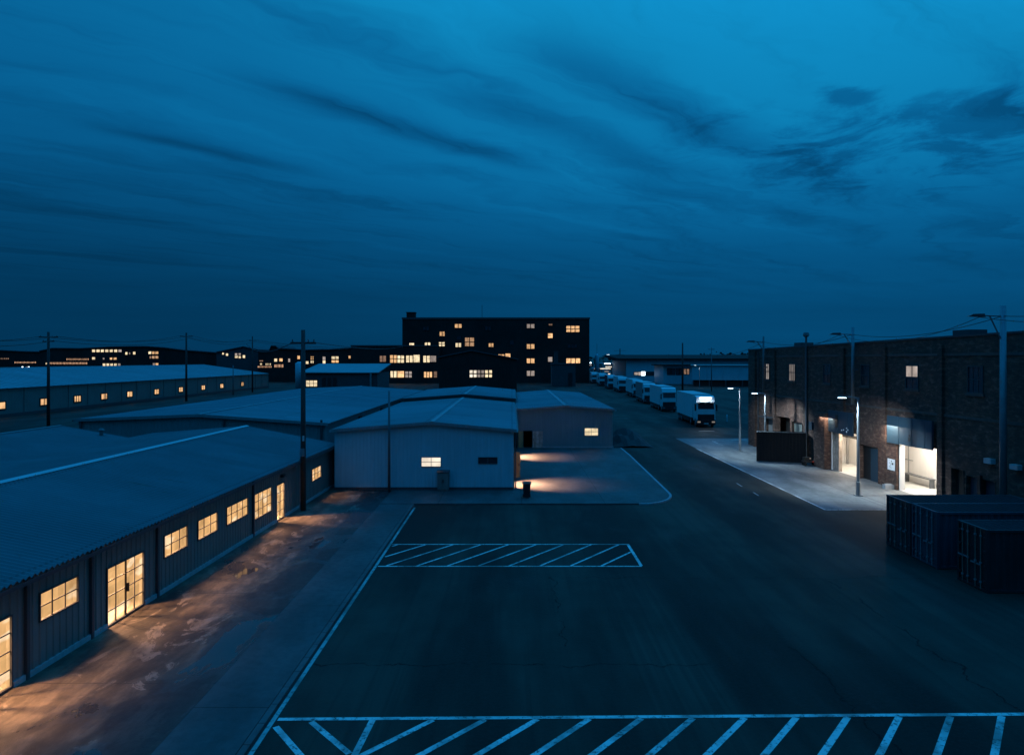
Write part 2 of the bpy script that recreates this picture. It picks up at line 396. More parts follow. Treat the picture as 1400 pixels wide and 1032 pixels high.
def shed(name, label, x0, x1, y0, y1, hl, hp, hr, px, wm, rm, rib_w=RIB_WALL, rib_r=RIB_SEAM, holes=None, loc=(0, 0, 0), rz=0,
         base=0.0, over=.22, cap='roof', group=None, plinth=True, gutter='trim', caph=.16):
    """gabled metal shed, ridge along y; returns the thing and its four wall planes"""
    holes = holes or {}
    t = thing(name, label, 'shed', loc, rz, group)
    W = x1 - x0; D = y1 - y0
    fr, rt, bk, lf = Face((x0, y0), (1, 0)), Face((x1, y0), (0, 1)), Face((x1, y1), (-1, 0)), Face((x0, y1), (0, -1))
    gt = lambda s: hl + (hp - hl) * s / (px - x0) if s <= px - x0 else hp + (hr - hp) * (s - (px - x0)) / (x1 - px)
    w = MB()
    wall(w, fr, W, base, gt, holes.get('front', ()), rib_w, extra=[px - x0]); wall(w, rt, D, base, hr, holes.get('right', ()), rib_w)
    wall(w, bk, W, base, lambda s: gt(W - s), holes.get('back', ()), rib_w, extra=[x1 - px]); wall(w, lf, D, base, hl, holes.get('left', ()), rib_w)
    w.build('wall', M[wm], t)
    sl = (hp - hl) / (px - x0); sr = (hp - hr) / (x1 - px); up = .05
    for side, xe, ze, s in (('l', x0, hl, sl), ('r', x1, hr, sr)):
        e = xe + (-over if side == 'l' else over); z = ze - s * over + up
        r = MB(); a, b = (e, y0 - over, z), (e, y1 + over, z); c, d = (px, y0 - over, hp + up), (px, y1 + over, hp + up)
        roof_plane(r, a, b, c, d, rib_r); r.build('roof', M[rm], t)
    k = MB(); cw = caph                                     # ridge cap, folded strip
    k.prism([(px - cw, hp + up + .06 - sl * cw), (px, hp + up + .075), (px + cw, hp + up + .06 - sr * cw), (px + cw, hp + up + .04 - sr * cw), (px, hp + up + .055), (px - cw, hp + up + .04 - sl * cw)], 'y', y0 - over - .02, y1 + over + .02)
    k.build('ridge_cap', M[cap], t)
    for yy in (y0 - over, y1 + over):                        # verge flashing along the two gables
        v = MB()
        for xa, za, s in ((x0 - over, hl - sl * over, sl), (x1 + over, hr - sr * over, sr)):
            v.hexa([(xa, yy - .03, za - .12), (xa, yy + .03, za - .12), (px, yy + .03, hp - .12), (px, yy - .03, hp - .12), (xa, yy - .03, za + .10), (xa, yy + .03, za + .10), (px, yy + .03, hp + .10), (px, yy - .03, hp + .10)])
        v.build('verge_flashing', M['trim_l' if wm != 'wall_d' else 'trim'], t)
    for xa, za, sg in ((x0 - over, hl - sl * over, -1), (x1 + over, hr - sr * over, 1)):
        u = MB(); u.prism([(xa - sg * .02, za - .1), (xa + sg * .12, za - .1), (xa + sg * .13, za + .015), (xa + sg * .115, za + .015), (xa + sg * .105, za - .085), (xa - sg * .02, za - .085)], 'y', y0 - over, y1 + over); u.build('gutter', M[gutter], t)
    if plinth:
        pl = MB()
        for F, L, key in ((fr, W, 'front'), (rt, D, 'right'), (lf, D, 'left')):
            cuts = sorted((h[0], h[1]) for h in holes.get(key, ()) if h[2] < .3); a = 0
            for c0, c1 in cuts + [(L, L)]:
                if c0 - a > .02: pl.fbox(F, a, c0, base - .02, base + .16, -.05, .075)
                a = c1
        pl.build('plinth', M['plinth'], t)
    return t, fr, rt, bk, lf

# ------------------------------------------------------------------ ground
SL = .06                                                      # the raised slabs
b = MB(); b.quad((-3500, -300, 0), (3500, -300, 0), (3500, 5500, 0), (-3500, 5500, 0))
tag(b.build('ground', M['earth']), kind='structure')
b = MB(); b.quad((-6.0, -15, .004), (90, -15, .004), (90, 330, .004), (-6.0, 330, .004)); tag(b.build('asphalt_yard', M['asphalt']), kind='structure')
b = MB(); b.quad((-120, 54, .004), (-6.0, 54, .004), (-6.0, 330, .004), (-120, 330, .004)); tag(b.build('asphalt_back_yard', M['asphalt']), kind='structure')
b = MB(); b.box(-14.6, -8.2, -15, 56, -.2, SL); tag(b.build('stained_apron', M['apron']), kind='structure')
b = MB(); b.box(-8.2, -6.28, -15, 56, -.2, SL - .004); tag(b.build('footpath', M['strip']), kind='structure')
b = MB(); b.box(-6.25, -6.08, -15, 45.4, -.2, SL + .012); tag(b.build('kerb', M['kerb']), kind='structure')
# concrete yard between the two middle sheds, rounded at its outer corner
pts = [(-8.2, 45.5), (7.9, 45.5)] + [(7.9 + 2.55 * math.sin(a), 45.5 + 3.6 * (1 - math.cos(a))) for a in [R(q) for q in range(10, 91, 10)]] + [(10.95, 69), (10.95, 74.2), (-8.2, 74.2)]
b = MB(); b.prism(pts, 'z', -.2, SL + .02); tag(b.build('concrete_yard', M['yardconc']), kind='structure')
edge = pts[1:13]
b = MB()
for (xa, ya), (xb, yb) in zip(edge, edge[1:]):
    d = Vector((xb - xa, yb - ya)); n = Vector((d.y, -d.x)).normalized() * .16
    b.hexa([(xa, ya, -.1), (xa + n.x, ya + n.y, -.1), (xb + n.x, yb + n.y, -.1), (xb, yb, -.1), (xa, ya, .1), (xa + n.x, ya + n.y, .1), (xb + n.x, yb + n.y, .1), (xb, yb, .1)])
tag(b.build('kerb_edge', M['plinth']), kind='structure')
b = MB(); b.quad((18.75, 43.9, .008), (40, 43.9, .008), (40, 84, .008), (18.75, 84, .008)); tag(b.build('dock_pavement', M['dockconc']), kind='structure')
b = MB()
b.quad((22.25, 80, .012), (22.33, 80, .012), (23.55, 38, .012), (23.45, 38, .012)); tag(b.build('drain_slot', M['black']), kind='structure')

# painted markings, one sheet each group
def strip(mb, p, q, w, z=.012):
    d = Vector((q[0] - p[0], q[1] - p[1])).normalized(); n = Vector((-d.y, d.x)) * w / 2
    mb.quad((p[0] - n.x, p[1] - n.y, z), (p[0] + n.x, p[1] + n.y, z), (q[0] + n.x, q[1] + n.y, z), (q[0] - n.x, q[1] - n.y, z))
b = MB(); strip(b, (-5.97, 12), (-5.93, 44.6), .12); tag(b.build('edge_line', M['line_old']), kind='structure')
b = MB()                                                      # far hatched box
for p, q in (((-5.85, 35.7), (5.72, 35.7)), ((-5.85, 31.9), (5.66, 31.9))): strip(b, p, q, .12)
b.quad((5.58, 31.98, .012), (5.72, 31.98, .012), (5.72, 35.62, .012), (5.58, 35.62, .012))
def clip(p, q, x0, x1):
    (xa, ya), (xb, yb) = p, q
    f = lambda x: (x, ya + (yb - ya) * (x - xa) / (xb - xa))
    if xa < x0: p = f(x0)
    if xb > x1: q = f(x1)
    return p, q
for k in range(-2, 8):
    xb = -5.5 + 1.345 * k
    p, q = clip((xb, 31.98), (xb + 2.62, 35.62), -5.8, 5.57)
    if q[1] - p[1] > .3: strip(b, p, q, .11, .0122)
tag(b.build('hatched_bay_marking', M['line']), kind='structure')
b = MB()                                                      # near hatched bay
strip(b, (-5.86, 18.32), (18.2, 18.66), .15); strip(b, (-5.86, 14.2), (18.2, 14.2), .17)
for k in range(-1, 16):
    xt = -1.98 + 1.305 * k; yt = 18.23 + (xt + 5.9) * .0141; yb = 14.29
    xb = xt - (yt - yb) * (.88 - .011 * k)
    if k == -1: strip(b, (xt - .2, yt), (-3.6, 16.4), .165, .016)
    else: strip(b, (xt, yt), (xb, yb), .165)
strip(b, (-5.8, 17.95), (-4.55, 16.3), .16); strip(b, (-5.0, 18.2), (-3.72, 16.72), .16)
tag(b.build('hatched_front_marking', M['line']), kind='structure')
b = MB(); strip(b, (18.7, 74.4), (18.8, 43.9), .12, .016); strip(b, (18.86, 43.9), (22.9, 43.9), .12, .016); tag(b.build('dock_bay_marking', M['line']), kind='structure')
b = MB(); strip(b, (22.15, 81), (22.2, 77), .12, .018); strip(b, (22.2, 81.06), (26.5, 82.6), .12, .018); tag(b.build('dock_corner_marking', M['line']), kind='structure')
b = MB()
for a in ((53.4, 52.0), (49.7, 48.5)): strip(b, (16.4, a[0]), (16.35, a[1]), .09)
tag(b.build('lane_dashes', M['line_old']), kind='structure')

# ------------------------------------------------------------------ long shed on the left (its windows light the apron)
ang = -math.atan(.031)
WIN = [(21.06, 22.87, 1.44, 2.30, 3, 2), (28.13, 30.06, 1.35, 2.25, 3, 2), (30.96, 32.9, 1.34, 2.22, 3, 2), (33.84, 36.4, 1.32, 2.2, 4, 2), (37.2, 39.67, .84, 2.17, 4, 3), (46.8, 48.86, 1.2, 2.02, 3, 2)]
DOORS = [(17.5, 19.97, SL, 2.08, 4, 4), (24.37, 26.7, SL, 2.07, 4, 4), (40.4, 41.67, SL, 2.09, 2, 4), (12.2, 14.4, SL, 2.08, 4, 4)]
Y0 = 8.0
hl = [(a - Y0, c - Y0, z0, z1) for a, c, z0, z1, _, _ in WIN + DOORS]
L1, _, F1, _, _ = shed('long_shed', 'long corrugated shed with warm lit windows and glazed doors along the apron', -12.85, 0, Y0, 52, 3.7, 4.2, 3.0, -6.4, 'wall_d', 'roof_l',
    rib_r=RIB_SINE, holes={'right': hl}, loc=(-14.28, 0, 0), rz=ang, base=SL, over=.3, cap='cap', caph=.2)
for a, c, z0, z1, nx, nz in WIN: window(L1, F1, a - Y0, c - Y0, z0, z1, nx, nz, 'lit_shed')
for a, c, z0, z1, nx, nz in DOORS:
    d = window(L1, F1, a - Y0, c - Y0, z0 + .02, z1, nx, nz, 'lit_shed', fr=.05, name='glazed_door')
    if nx == 4:
        q = MB(); mid = (a + c) / 2 - Y0; q.fbox(F1, mid - .03, mid + .03, z0 + .07, z1 - .05, -.05, .03); q.build('meeting_stile', M['black'], d)
        q = MB(); q.fbox(F1, mid + .04, mid + .09, .92, 1.22, .0, .09); q.build('handle', M['black'], d)
for yy in (20.5, 23.5, 27.6, 37.0, 16.2, 51.8):
    q = MB(); q.fbox(F1, yy - Y0 - .06, yy - Y0 + .06, SL, 2.92, .02, .11); q.build('column_cover', M['trim'], L1)
q = MB(); q.fbox(F1, 42.8 - Y0, 43.1 - Y0, 2.68, 2.86, .03, .3); q.build('wall_floodlight', M['steel'], L1)
q = MB(); q.fbox(F1, 41.0 - Y0, 41.35 - Y0, 2.42, 2.56, .03, .22); q.build('wall_bracket', M['black'], L1)
q = MB(); q.quad((-12.8, Y0 + .05, SL + .01), (-.16, Y0 + .05, SL + .01), (-.16, 51.9, SL + .01), (-12.8, 51.9, SL + .01)); q.build('shed_floor', M['inside'], L1)
q = MB(); q.box(-5.2, -5.1, Y0 + .1, 51.9, SL + .02, 3.1); q.build('partition', M['inside'], L1)
wc = (1, .51, .26)
for a, c, z0, z1, nx, nz in WIN + DOORS:
    m = (a + c) / 2; door = z0 < .3
    area(L1, (-1.4 if door else -1.15, m, 2.8), (1.2, m, .2), .35, 3000 if door else 1050, wc, .8, 78)

L0, *_ = shed('low_shed', 'low corrugated shed roof at the left edge behind the long lit shed', -22.6, -13.15, 12, 48.6, 3.7, 4.5, 3.72, -17.75, 'wall_d', 'roof_l',
    rib_r=RIB_SINE, loc=(-14.28, 0, 0), rz=ang, cap='roof_l', plinth=False)
q = MB(); q.tube([(-14.4, 48.0, 3.9), (-14.4, 48.0, 4.35)], .12); q.tube([(-14.4, 48.0, 4.35), (-14.4, 48.0, 4.47)], [.2, .1]); q.build('roof_vent', M['steel_d'], L0)

# ------------------------------------------------------------------ sheds in the middle
M1, fr, rt, *_ = shed('broad_shed', 'broad flat-looking shed with bright roof behind the dark utility pole', -32.6, -14.0, 55, 114, 4.5, 4.85, 4.2, -23.5, 'wall_m', 'roof', rib_r=RIB_DECK, plinth=False)
for yy in (12.0, 23.0, 36.0, 48.0):
    q = MB(); q.fbox(rt, yy - .45, yy + .45, 3.3, 3.85, .035, .2); q.build('louvre_vent', M['black'], M1)
for xx in (.25, 11.0, 18.3):
    q = MB(); q.tube([fr.pt(xx, 4.5, .13), fr.pt(xx, 0, .13)], .09); q.build('downpipe', M['trim'], M1)

s2_right = [(.9, 3.4, SL + .02, 2.5), (15.6, 18.2, SL + .02, 2.5)]
S2, fr, rt, *_ = shed('gabled_shed', 'pale gabled shed with one lit white window and one dark window facing the yard', -12.2, .1, 50.3, 82, 4.17, 4.68, 4.17, -5.5, 'wall', 'roof_b',
    holes={'front': [(5.96, 7.32, 1.66, 2.32), (9.87, 11.2, 1.86, 2.32)], 'right': s2_right}, rib_w=RIB_FINE, base=SL, plinth=False, gutter='trim_l')
window(S2, fr, 5.96, 7.32, 1.66, 2.32, 2, 2, 'lit_white', fr=.03, frame='trim_l')
window(S2, fr, 9.87, 11.2, 1.86, 2.32, 2, 1, 'glass', fr=.04, bar=.09)
q = MB(); q.fbox(fr, 0, 12.3, SL + .03, SL + .2, .0, .05); q.build('base_flashing', M['trim'], S2)
q = MB(); q.quad((-12, 50.5, SL + .03), (0, 50.5, SL + .03), (0, 81.8, SL + .03), (-12, 81.8, SL + .03)); q.build('shed_floor', M['inside'], S2)
for (s0, s1, z0, z1) in s2_right:
    q = MB()
    q.fbox(rt, s0 - .08, s0, z0, z1 + .08, -.12, .07); q.fbox(rt, s1, s1 + .08, z0, z1 + .08, -.12, .07); q.fbox(rt, s0, s1, z1, z1 + .08, -.12, .07)
    q.build('door_frame', M['trim'], S2)
    area(S2, (-1.5, 50.3 + (s0 + s1) / 2, 3.2), (1.0, 50.3 + (s0 + s1) / 2, .1), .7, 1150, (1, .53, .31), 1.4, 76)
d = MB()
d.box(.15, .62, 55.3, 55.36, SL + .06, 2.05); door = d.build('open_door', M['orange'], S2); door['label'] = 'orange-lit door leaf standing open at the side'
d = MB(); d.box(.5, .56, 55.24, 55.30, 1.0, 1.16); d.build('handle', M['black'], door)
q = MB(); q.tube([(.24, 50.55, 4.05), (.24, 50.55, .1)], .05); q.build('downpipe', M['trim'], S2)

S3, *_ = shed('rear_gabled_shed', 'rear gabled shed whose bright roof shows just above the pale gabled shed', -12.6, .25, 85, 111, 4.45, 4.95, 4.45, -5.5, 'wall_d', 'roof_b', plinth=False)

hol = [(6.75, 8.15, 1.3, 2.08), (.55, 1.42, SL + .02, 1.78)]
S4, fr, rt, *_ = shed('cream_window_shed', 'wide shed with single cream lit window at the end of the concrete yard', .62, 10.25, 74.4, 112, 3.94, 4.3, 3.94, 5.45, 'wall_c', 'roof_b',
    holes={'front': hol}, base=SL, gutter='trim_l', plinth=True)
window(S4, fr, *hol[0], 2, 2, 'lit_pale', fr=.03, frame='trim_l')
q = MB(); q.fbox(fr, .5, .55, SL + .02, 1.83, -.1, .06); q.fbox(fr, 1.42, 1.47, SL + .02, 1.83, -.1, .06); q.fbox(fr, .55, 1.42, 1.78, 1.83, -.1, .06); q.build('door_frame', M['trim'], S4)
q = MB(); q.fbox(fr, 1.5, 2.5, SL + .05, 1.76, .06, .11); dl = q.build('sliding_door', M['flaked'], S4)
q = MB(); q.fbox(fr, 1.56, 1.6, .8, 1.05, .11, .15); q.build('handle', M['black'], dl)
q = MB(); q.fbox(fr, .02, .5, SL + .05, 1.76, .06, .1); q.build('door_leaf', M['orange'], S4)
# earth bank at the right end of that shed
b = MB()
for i in range(9):
    for j in range(7):
        x = 10.6 + i * .45; y = 75 + j * 1.6
        def hz(i, j): return .02 + max(0, 1.35 * math.sin(math.pi * (i) / 9) * math.sin(math.pi * (j + .3) / 7.6)) * (1 + .25 * math.sin(i * 2.1 + j * 1.7))
        b.quad((x, y, hz(i, j)), (x + .45, y, hz(i + 1, j)), (x + .45, y + 1.6, hz(i + 1, j + 1)), (x, y + 1.6, hz(i, j + 1)))
tag(b.build('earth_mound', M['earth'], smooth=True), 'dark mound of earth beside the end of the cream window shed', 'mound')

# ------------------------------------------------------------------ long shed far left
FLw = [(114.4, 1), (125, 2), (134.6, 3), (143.4, 2), (153, 2), (164.6, 2), (176.6, 2), (189.4, 2), (201.5, 2), (216.8, 2)]
FL, _, rt, *_ = shed('far_long_shed', 'very long far shed with a row of ten small lit windows at the left', -120, -80, 60, 240, 4.5, 7.4, 4.5, -101, 'wall_d', 'roof', rib_w=(6.0, [(0, 0), (5.8, 0), (5.85, .12), (5.95, .12)]), rib_r=(2.0, [(0, 0), (1.9, 0), (1.92, .05), (1.98, .05)]), plinth=False)
for yc, n in FLw:
    far_window(FL, rt, yc - 60 - 1.0, yc - 60 + 1.0, 1.35, 2.35, 'lit_warm', n, 1, .12)
q = MB(); q.fbox(rt, 0, 180, 0, .5, .13, .3); q.build('plinth', M['trim'], FL)

# far small shed between
Fs = thing('low_workshop', 'low workshop with one lit window left of the dark factory', 'workshop')
fF = Face((-54, 188), (1, 0)); b = MB(); b.box(-54, -34.6, 188, 206, 0, 5.6); b.build('wall', M['wall_far'], Fs)
b = MB(); b.hexa([(-54.5, 187.4, 5.62), (-34.2, 187.4, 5.62), (-34.2, 206.6, 7.7), (-54.5, 206.6, 7.7), (-54.5, 187.4, 5.82), (-34.2, 187.4, 5.82), (-34.2, 206.6, 7.95), (-54.5, 206.6, 7.95)]); b.build('roof', M['roof'], Fs)
far_window(Fs, fF, 1.1, 3.9, 2.2, 3.7, 'lit_pale', 3, 2, .12)
for s0 in (5.2, 6.6, 8.0): q = MB(); q.fbox(fF, s0, s0 + .9, 0.3, 4.4, 0, .15); q.build('door', M['black'], Fs)
q = MB(); q.tube([(-36.2, 187.3, 0), (-36.2, 187.3, 5.6)], .25); q.build('downpipe', M['trim_l'], Fs)
t = thing('storage_tank', 'pale upright storage tank behind the big utility pole', 'tank', (-56, 193, 0))
b = MB(); b.tube([(0, 0, 1), (0, 0, 8.1), (0, 0, 8.5)], [1.15, 1.15, .5], 20); b.build('tank_body', M['wall'], t, True)
b = MB()
for sx in (-.8, .8):
    for sy in (-.8, .8): b.box(sx - .1, sx + .1, sy - .1, sy + .1, 0, 1.1)
b.build('tank_stand', M['steel_d'], t)

# ------------------------------------------------------------------ dark factory
def px_win(t, F, x0, Y, rows, pane_default='lit_warm'):
    for r in rows:
        a, c, y0, y1 = r[:4]; pane = r[4] if len(r) > 4 else pane_default; pane = random.choice(['lit_warm', 'lit_warm', 'lit_warm', 'lit_pale', 'lit_grey', 'lit_brown', 'lit_warm']) if pane == 'lit_warm' else pane; nx = r[5] if len(r) > 5 else 1; nz = r[6] if len(r) > 6 else 1
        s0 = (a - 700) * Y / 1000 - x0; s1 = (c - 700) * Y / 1000 - x0; z1 = EYE + (492 - y0) * Y / 1000; z0 = EYE + (492 - y1) * Y / 1000
        far_window(t, F, s0, s1, z0, z1, pane, nx, nz, .3)
def c5(a, b, c, d, *k): return (540 + a / 5.185, 540 + b / 5.185, 425 + c / 5.185, 425 + d / 5.185) + k
def c2(a, b, c, d, *k): return (350 + a / 3.969, 350 + b / 3.969, 400 + c / 3.969, 400 + d / 3.969) + k
def c7(a, b, c, d, *k): return (290 + a / 5.6, 290 + b / 5.6, 460 + c / 5.6, 460 + d / 5.6) + k
def c6(a, b, c, d, *k): return (a / 7, b / 7, 460 + c / 7, 460 + d / 7) + k
YC = 288.0
CB = thing('factory_block', 'tall dark flat-roofed factory with scattered lit windows in the centre', 'factory')
xa, xb = -43.2, 30.5; FC = Face((xa, YC), (1, 0))
b = MB(); b.box(xa, xb, YC, YC + 30, 0, 25.2); b.build('wall', M['wall_blk'], CB)
b = MB(); b.box(xa - .2, xb + .2, YC - .2, YC + .4, 25.0, 25.7); b.box(xa - .2, xa + .4, YC + .4, YC + 30, 25.0, 25.7); b.box(xb - .4, xb + .2, YC + .4, YC + 30, 25.0, 25.7); b.build('parapet', M['wall_far'], CB)
b = MB(); b.box(-41.7, -38.4, YC + 1, YC + 5, 25.2, 27.6); b.box(-41.9, -38.2, YC + .8, YC + 5.2, 27.6, 27.9); b.build('stair_tower', M['wall_blk'], CB)
b = MB(); b.tube([(-12, YC + 5, 25), (-12, YC + 5, 31)], .08); b.build('aerial', M['wire'], CB)
px_win(CB, FC, xa, YC, [c5(425, 472, 94, 120, 'lit_warm', 2), c5(317, 352, 148, 178, 'lit_warm', 2), c5(102, 135, 228, 248, 'lit_pale'), c5(212, 250, 225, 250, 'lit_pale', 2), c5(312, 352, 222, 250, 'lit_pale', 2, 2), c5(430, 468, 228, 256, 'lit_warm', 2), c5(497, 560, 190, 250, 'lit_warm', 2, 2), c5(665, 698, 230, 255, 'lit_warm', 2), c5(783, 818, 303, 332), c5(732, 775, 308, 322, 'lit_warm', 2), c5(935, 988, 94, 122, 'lit_warm', 2), c5(935, 988, 236, 268, 'lit_warm', 2), c5(935, 988, 338, 370, 'lit_warm', 2), c5(935, 988, 425, 460, 'lit_warm', 2), c5(1085, 1117, 160, 192, 'lit_warm'), c5(1085, 1115, 327, 360), c5(1215, 1307, 107, 150, 'lit_warm', 3, 2), c5(1215, 1312, 337, 370, 'lit_warm', 3), c5(1090, 1115, 92, 103, 'lit_dim'), c5(438, 468, 178, 204, 'glass'), c5(815, 842, 207, 240, 'glass'), c5(1225, 1290, 235, 262, 'glass', 3), c5(200, 240, 110, 136, 'glass', 2), c5(640, 680, 110, 136, 'glass', 2)])
YW = 282.0; WB = thing('factory_annex', 'lower dark factory wing with two rows of lit windows left of the tall block', 'factory'); xw = (480 - 700) * .282; xw2 = (600 - 700) * .282; FW = Face((xw, YW), (1, 0))
b = MB(); b.box(xw, xw2, YW, YC - .1, 0, 14.3); b.build('wall', M['wall_blk'], WB)
b = MB(); b.box(xw - .2, xw2 + .1, YW - .2, YW + .4, 14.2, 14.7); b.build('parapet', M['wall_far'], WB)
px_win(WB, FW, xw, YW, [c2(672, 705, 343, 375, 'lit_dim', 2), c2(728, 763, 340, 380, 'lit_warm', 2, 2), c2(768, 803, 342, 380, 'lit_warm', 2, 2), c2(815, 850, 342, 378, 'lit_warm', 2), c2(855, 888, 338, 378, 'lit_pale'), c2(908, 942, 343, 378, 'lit_pale', 2), c2(945, 977, 343, 376, 'lit_grey'), c2(655, 675, 428, 455, 'lit_warm'), c2(730, 763, 426, 460, 'lit_pale', 2), c2(768, 803, 426, 460), c2(810, 845, 428, 460, 'lit_grey', 2, 2), c2(912, 955, 430, 460, 'lit_warm', 3), c2(965, 982, 428, 460, 'lit_dim')])
YG = 200.0; GB = thing('gabled_hall', 'dark gabled hall with three lit panes standing in front of the tall factory', 'hall'); FG = Face((-20, YG), (1, 0)); b = MB()
b.prism([(-20, 0), (1.3, 0), (1.3, 9.1), (-11, 11.4), (-20, 9.6)], 'y', YG, YG + 40); b.build('wall', M['wall_blk'], GB)
b = MB()
for (xa_, za_) in ((-20.4, 9.55), (1.7, 9.05)): b.hexa([(xa_, YG - .4, za_), (xa_, YG + 40, za_), (-11, YG + 40, 11.45), (-11, YG - .4, 11.45), (xa_, YG - .4, za_ + .3), (xa_, YG + 40, za_ + .3), (-11, YG + 40, 11.75), (-11, YG - .4, 11.75)])
b.build('roof', M['wall_far'], GB)
px_win(GB, FG, -20, YG, [c5(530, 578, 421, 470, 'lit_white', 2, 2), c5(585, 633, 421, 470, 'lit_warm', 2, 2), c5(640, 687, 421, 470, 'lit_warm', 2, 2)])
BH = thing('boiler_house', 'small boiler house with a square flue right in front of the tall factory', 'boiler house')
b = MB(); b.box(13.7, 21.7, 250, 258, 0, 7.4); b.box(13.5, 21.9, 249.8, 258.2, 7.4, 7.8); b.build('wall', M['wall_far'], BH)
b = MB(); b.box(14.5, 15.8, 250.5, 252, 7.8, 11.7); b.box(14.35, 15.95, 250.35, 252.15, 11.7, 11.95); b.build('flue', M['wall_far'], BH)
b = MB(); b.box(19.2, 20.6, 249.85, 250.0, 0, 4.6); b.build('door', M['black'], BH)

# ------------------------------------------------------------------ dark blocks on the left skyline
def block(name, label, cat, Y, prof, rows, depth=25, m='wall_blk', pane='lit_warm', roofm='wall_far'):
    """prof: roof outline as photo x,y at distance Y"""
    t = thing(name, label, cat); P = [((x - 700) * Y / 1000, EYE + (492 - y) * Y / 1000) for x, y in prof]; x0, x1 = P[0][0], P[-1][0]
    b = MB(); b.prism([(x0, 0), (x1, 0)] + P[::-1], 'y', Y, Y + depth); b.build('wall', M[m], t)
    b = MB()
    for (xa, za), (xb, zb) in zip(P, P[1:]):
        if xb - xa > .05: b.hexa([(xa, Y - .5, za + .01), (xb, Y - .5, zb + .01), (xb, Y + depth, zb + .01), (xa, Y + depth, za + .01), (xa, Y - .5, za + .4), (xb, Y - .5, zb + .4), (xb, Y + depth, zb + .4), (xa, Y + depth, za + .4)])
    b.build('roof', M[roofm], t)
    px_win(t, Face((x0, Y), (1, 0)), x0, Y, rows, pane); return t
block('arched_hall', 'dark arched hall at the far left with a few thin lit ribbons', 'hall', 345, [(-60, 482), (0, 479.5), (30, 481), (54, 481.5)], [c6(-60, 85, 206, 218, 'lit_dim', 9), c6(140, 345, 242, 255, 'lit_amber', 16), c6(208, 224, 288, 300, 'flood'), c6(246, 260, 290, 299, 'lit_grey'), c6(268, 284, 288, 301, 'flood')])
block('office_block', 'dark office block on the left skyline with rows of square lit windows', 'offices', 335, [(54, 480.5), (72, 476.6), (110, 477), (150, 474.8), (178, 474.3)],
    [c6(882 + 42 * i, 912 + 42 * i, 126, 149, 'lit_pale' if i < 6 else 'lit_grey') for i in range(7)] + [c6(882, 911, 198, 220, 'lit_pale'), c6(985, 1000, 204, 220, 'lit_grey'), c6(1052, 1075, 203, 221), c6(1088, 1116, 202, 222)] + [c6(984 + 36 * i, 1010 + 36 * i, 259, 281, 'lit_pale' if i < 4 else 'lit_warm') for i in range(5)] + [c6(437, 453, 252, 266, 'lit_pale'), c6(475, 835, 247, 265, 'lit_amber', 26), c6(637, 850, 210, 226, 'lit_amber', 18), c6(1200, 1220, 150, 174, 'lit_pale'), c6(1235, 1248, 154, 170, 'lit_grey')])
block('curved_roof_hall', 'dark hall with low curved roof and short rows of windows on the left skyline', 'hall', 330, [(178, 474.3), (200, 474.2), (225, 476), (252, 479.4), (297, 482.8)],
    [(182, 185.3, 481, 484.5, 'lit_pale'), (203, 207, 480.6, 484, 'lit_pale'), (208, 211.5, 480.6, 484), (212.5, 216.5, 480.6, 484), (204.5, 207, 487, 490, 'lit_dim'), (208, 211.5, 486.7, 490), (212.5, 216.5, 486.7, 490), (209, 212, 496.4, 500), (212.8, 216.5, 496.4, 500)])
block('gabled_store', 'bluish gabled store with a few pin-bright windows left of the middle pole', 'store', 310, [(296, 482), (333, 474.6), (353, 479)],
    [c7(78, 91, 125, 138, 'lit_pale'), c7(106, 123, 130, 148, 'lit_pale'), c7(175, 193, 129, 143), c7(203, 220, 129, 141), c7(175, 196, 148, 165, 'lit_pale'), c7(203, 221, 150, 166), c7(235, 253, 143, 165, 'lit_pale')], m='wall_far')
block('mill_block', 'long dark mill with a small roof turret and scattered bright windows beside the factory wing', 'mill', 300, [(353, 480), (368, 480.5), (371, 473.6), (377, 473.6), (381, 477), (420, 479), (450, 478.5), (480, 476.5)],
    [c7(476, 498, 170, 192, 'lit_pale'), c7(515, 540, 168, 190), c7(583, 597, 170, 195, 'lit_grey'), c7(653, 672, 148, 172), c7(718, 738, 190, 210, 'lit_pale'), c7(755, 777, 152, 176, 'lit_warm', 2, 2), c7(755, 777, 184, 204, 'lit_pale', 2), c7(847, 868, 155, 180), c7(847, 868, 184, 206, 'lit_pale'), c7(915, 940, 153, 172, 'lit_pale'), c7(945, 968, 153, 172, 'lit_pale'), c7(915, 940, 182, 200), c7(945, 968, 182, 200), c7(1045, 1060, 148, 168), c7(350, 455, 226, 238, 'lit_amber', 10), c7(410, 450, 206, 218, 'lit_warm', 4), c7(368, 382, 205, 218, 'lit_pale'), c7(478, 545, 214, 236, 'lit_amber', 6), c7(362, 390, 183, 190, 'lit_dim')])  # amber window strips stand in for street, car and shop lights

# ------------------------------------------------------------------ far right
R1 = thing('far_depot', 'wide pale depot under a long dark roof beyond the parked trucks', 'depot'); YR = 300; F = Face((46.8, YR), (1, 0))
b = MB(); b.box(46.8, 125, YR, YR + 40, 0, 8.8); b.build('wall', M['wall'], R1)
b = MB(); b.hexa([(43, YR - 1.5, 8.82), (126, YR - 1.5, 8.82), (126, YR + 41, 10.2), (43, YR + 41, 10.2), (43, YR - 1.5, 9.6), (126, YR - 1.5, 9.6), (126, YR + 41, 11.4), (43, YR + 41, 11.4)]); b.build('roof', M['wall_blk'], R1)
px_win(R1, F, 46.8, YR, [(867, 872, 509, 512.6, 'lit_grey'), (872.6, 876, 508.6, 513, 'lit_grey'), (876.6, 882, 508, 513.4, 'flood'), (883, 896, 508.5, 513, 'glass', 3)])
R3 = thing('depot_office', 'flat canopied depot office with three dark windows left of the long loading shed', 'office'); F = Face((56.4, 272), (1, 0))
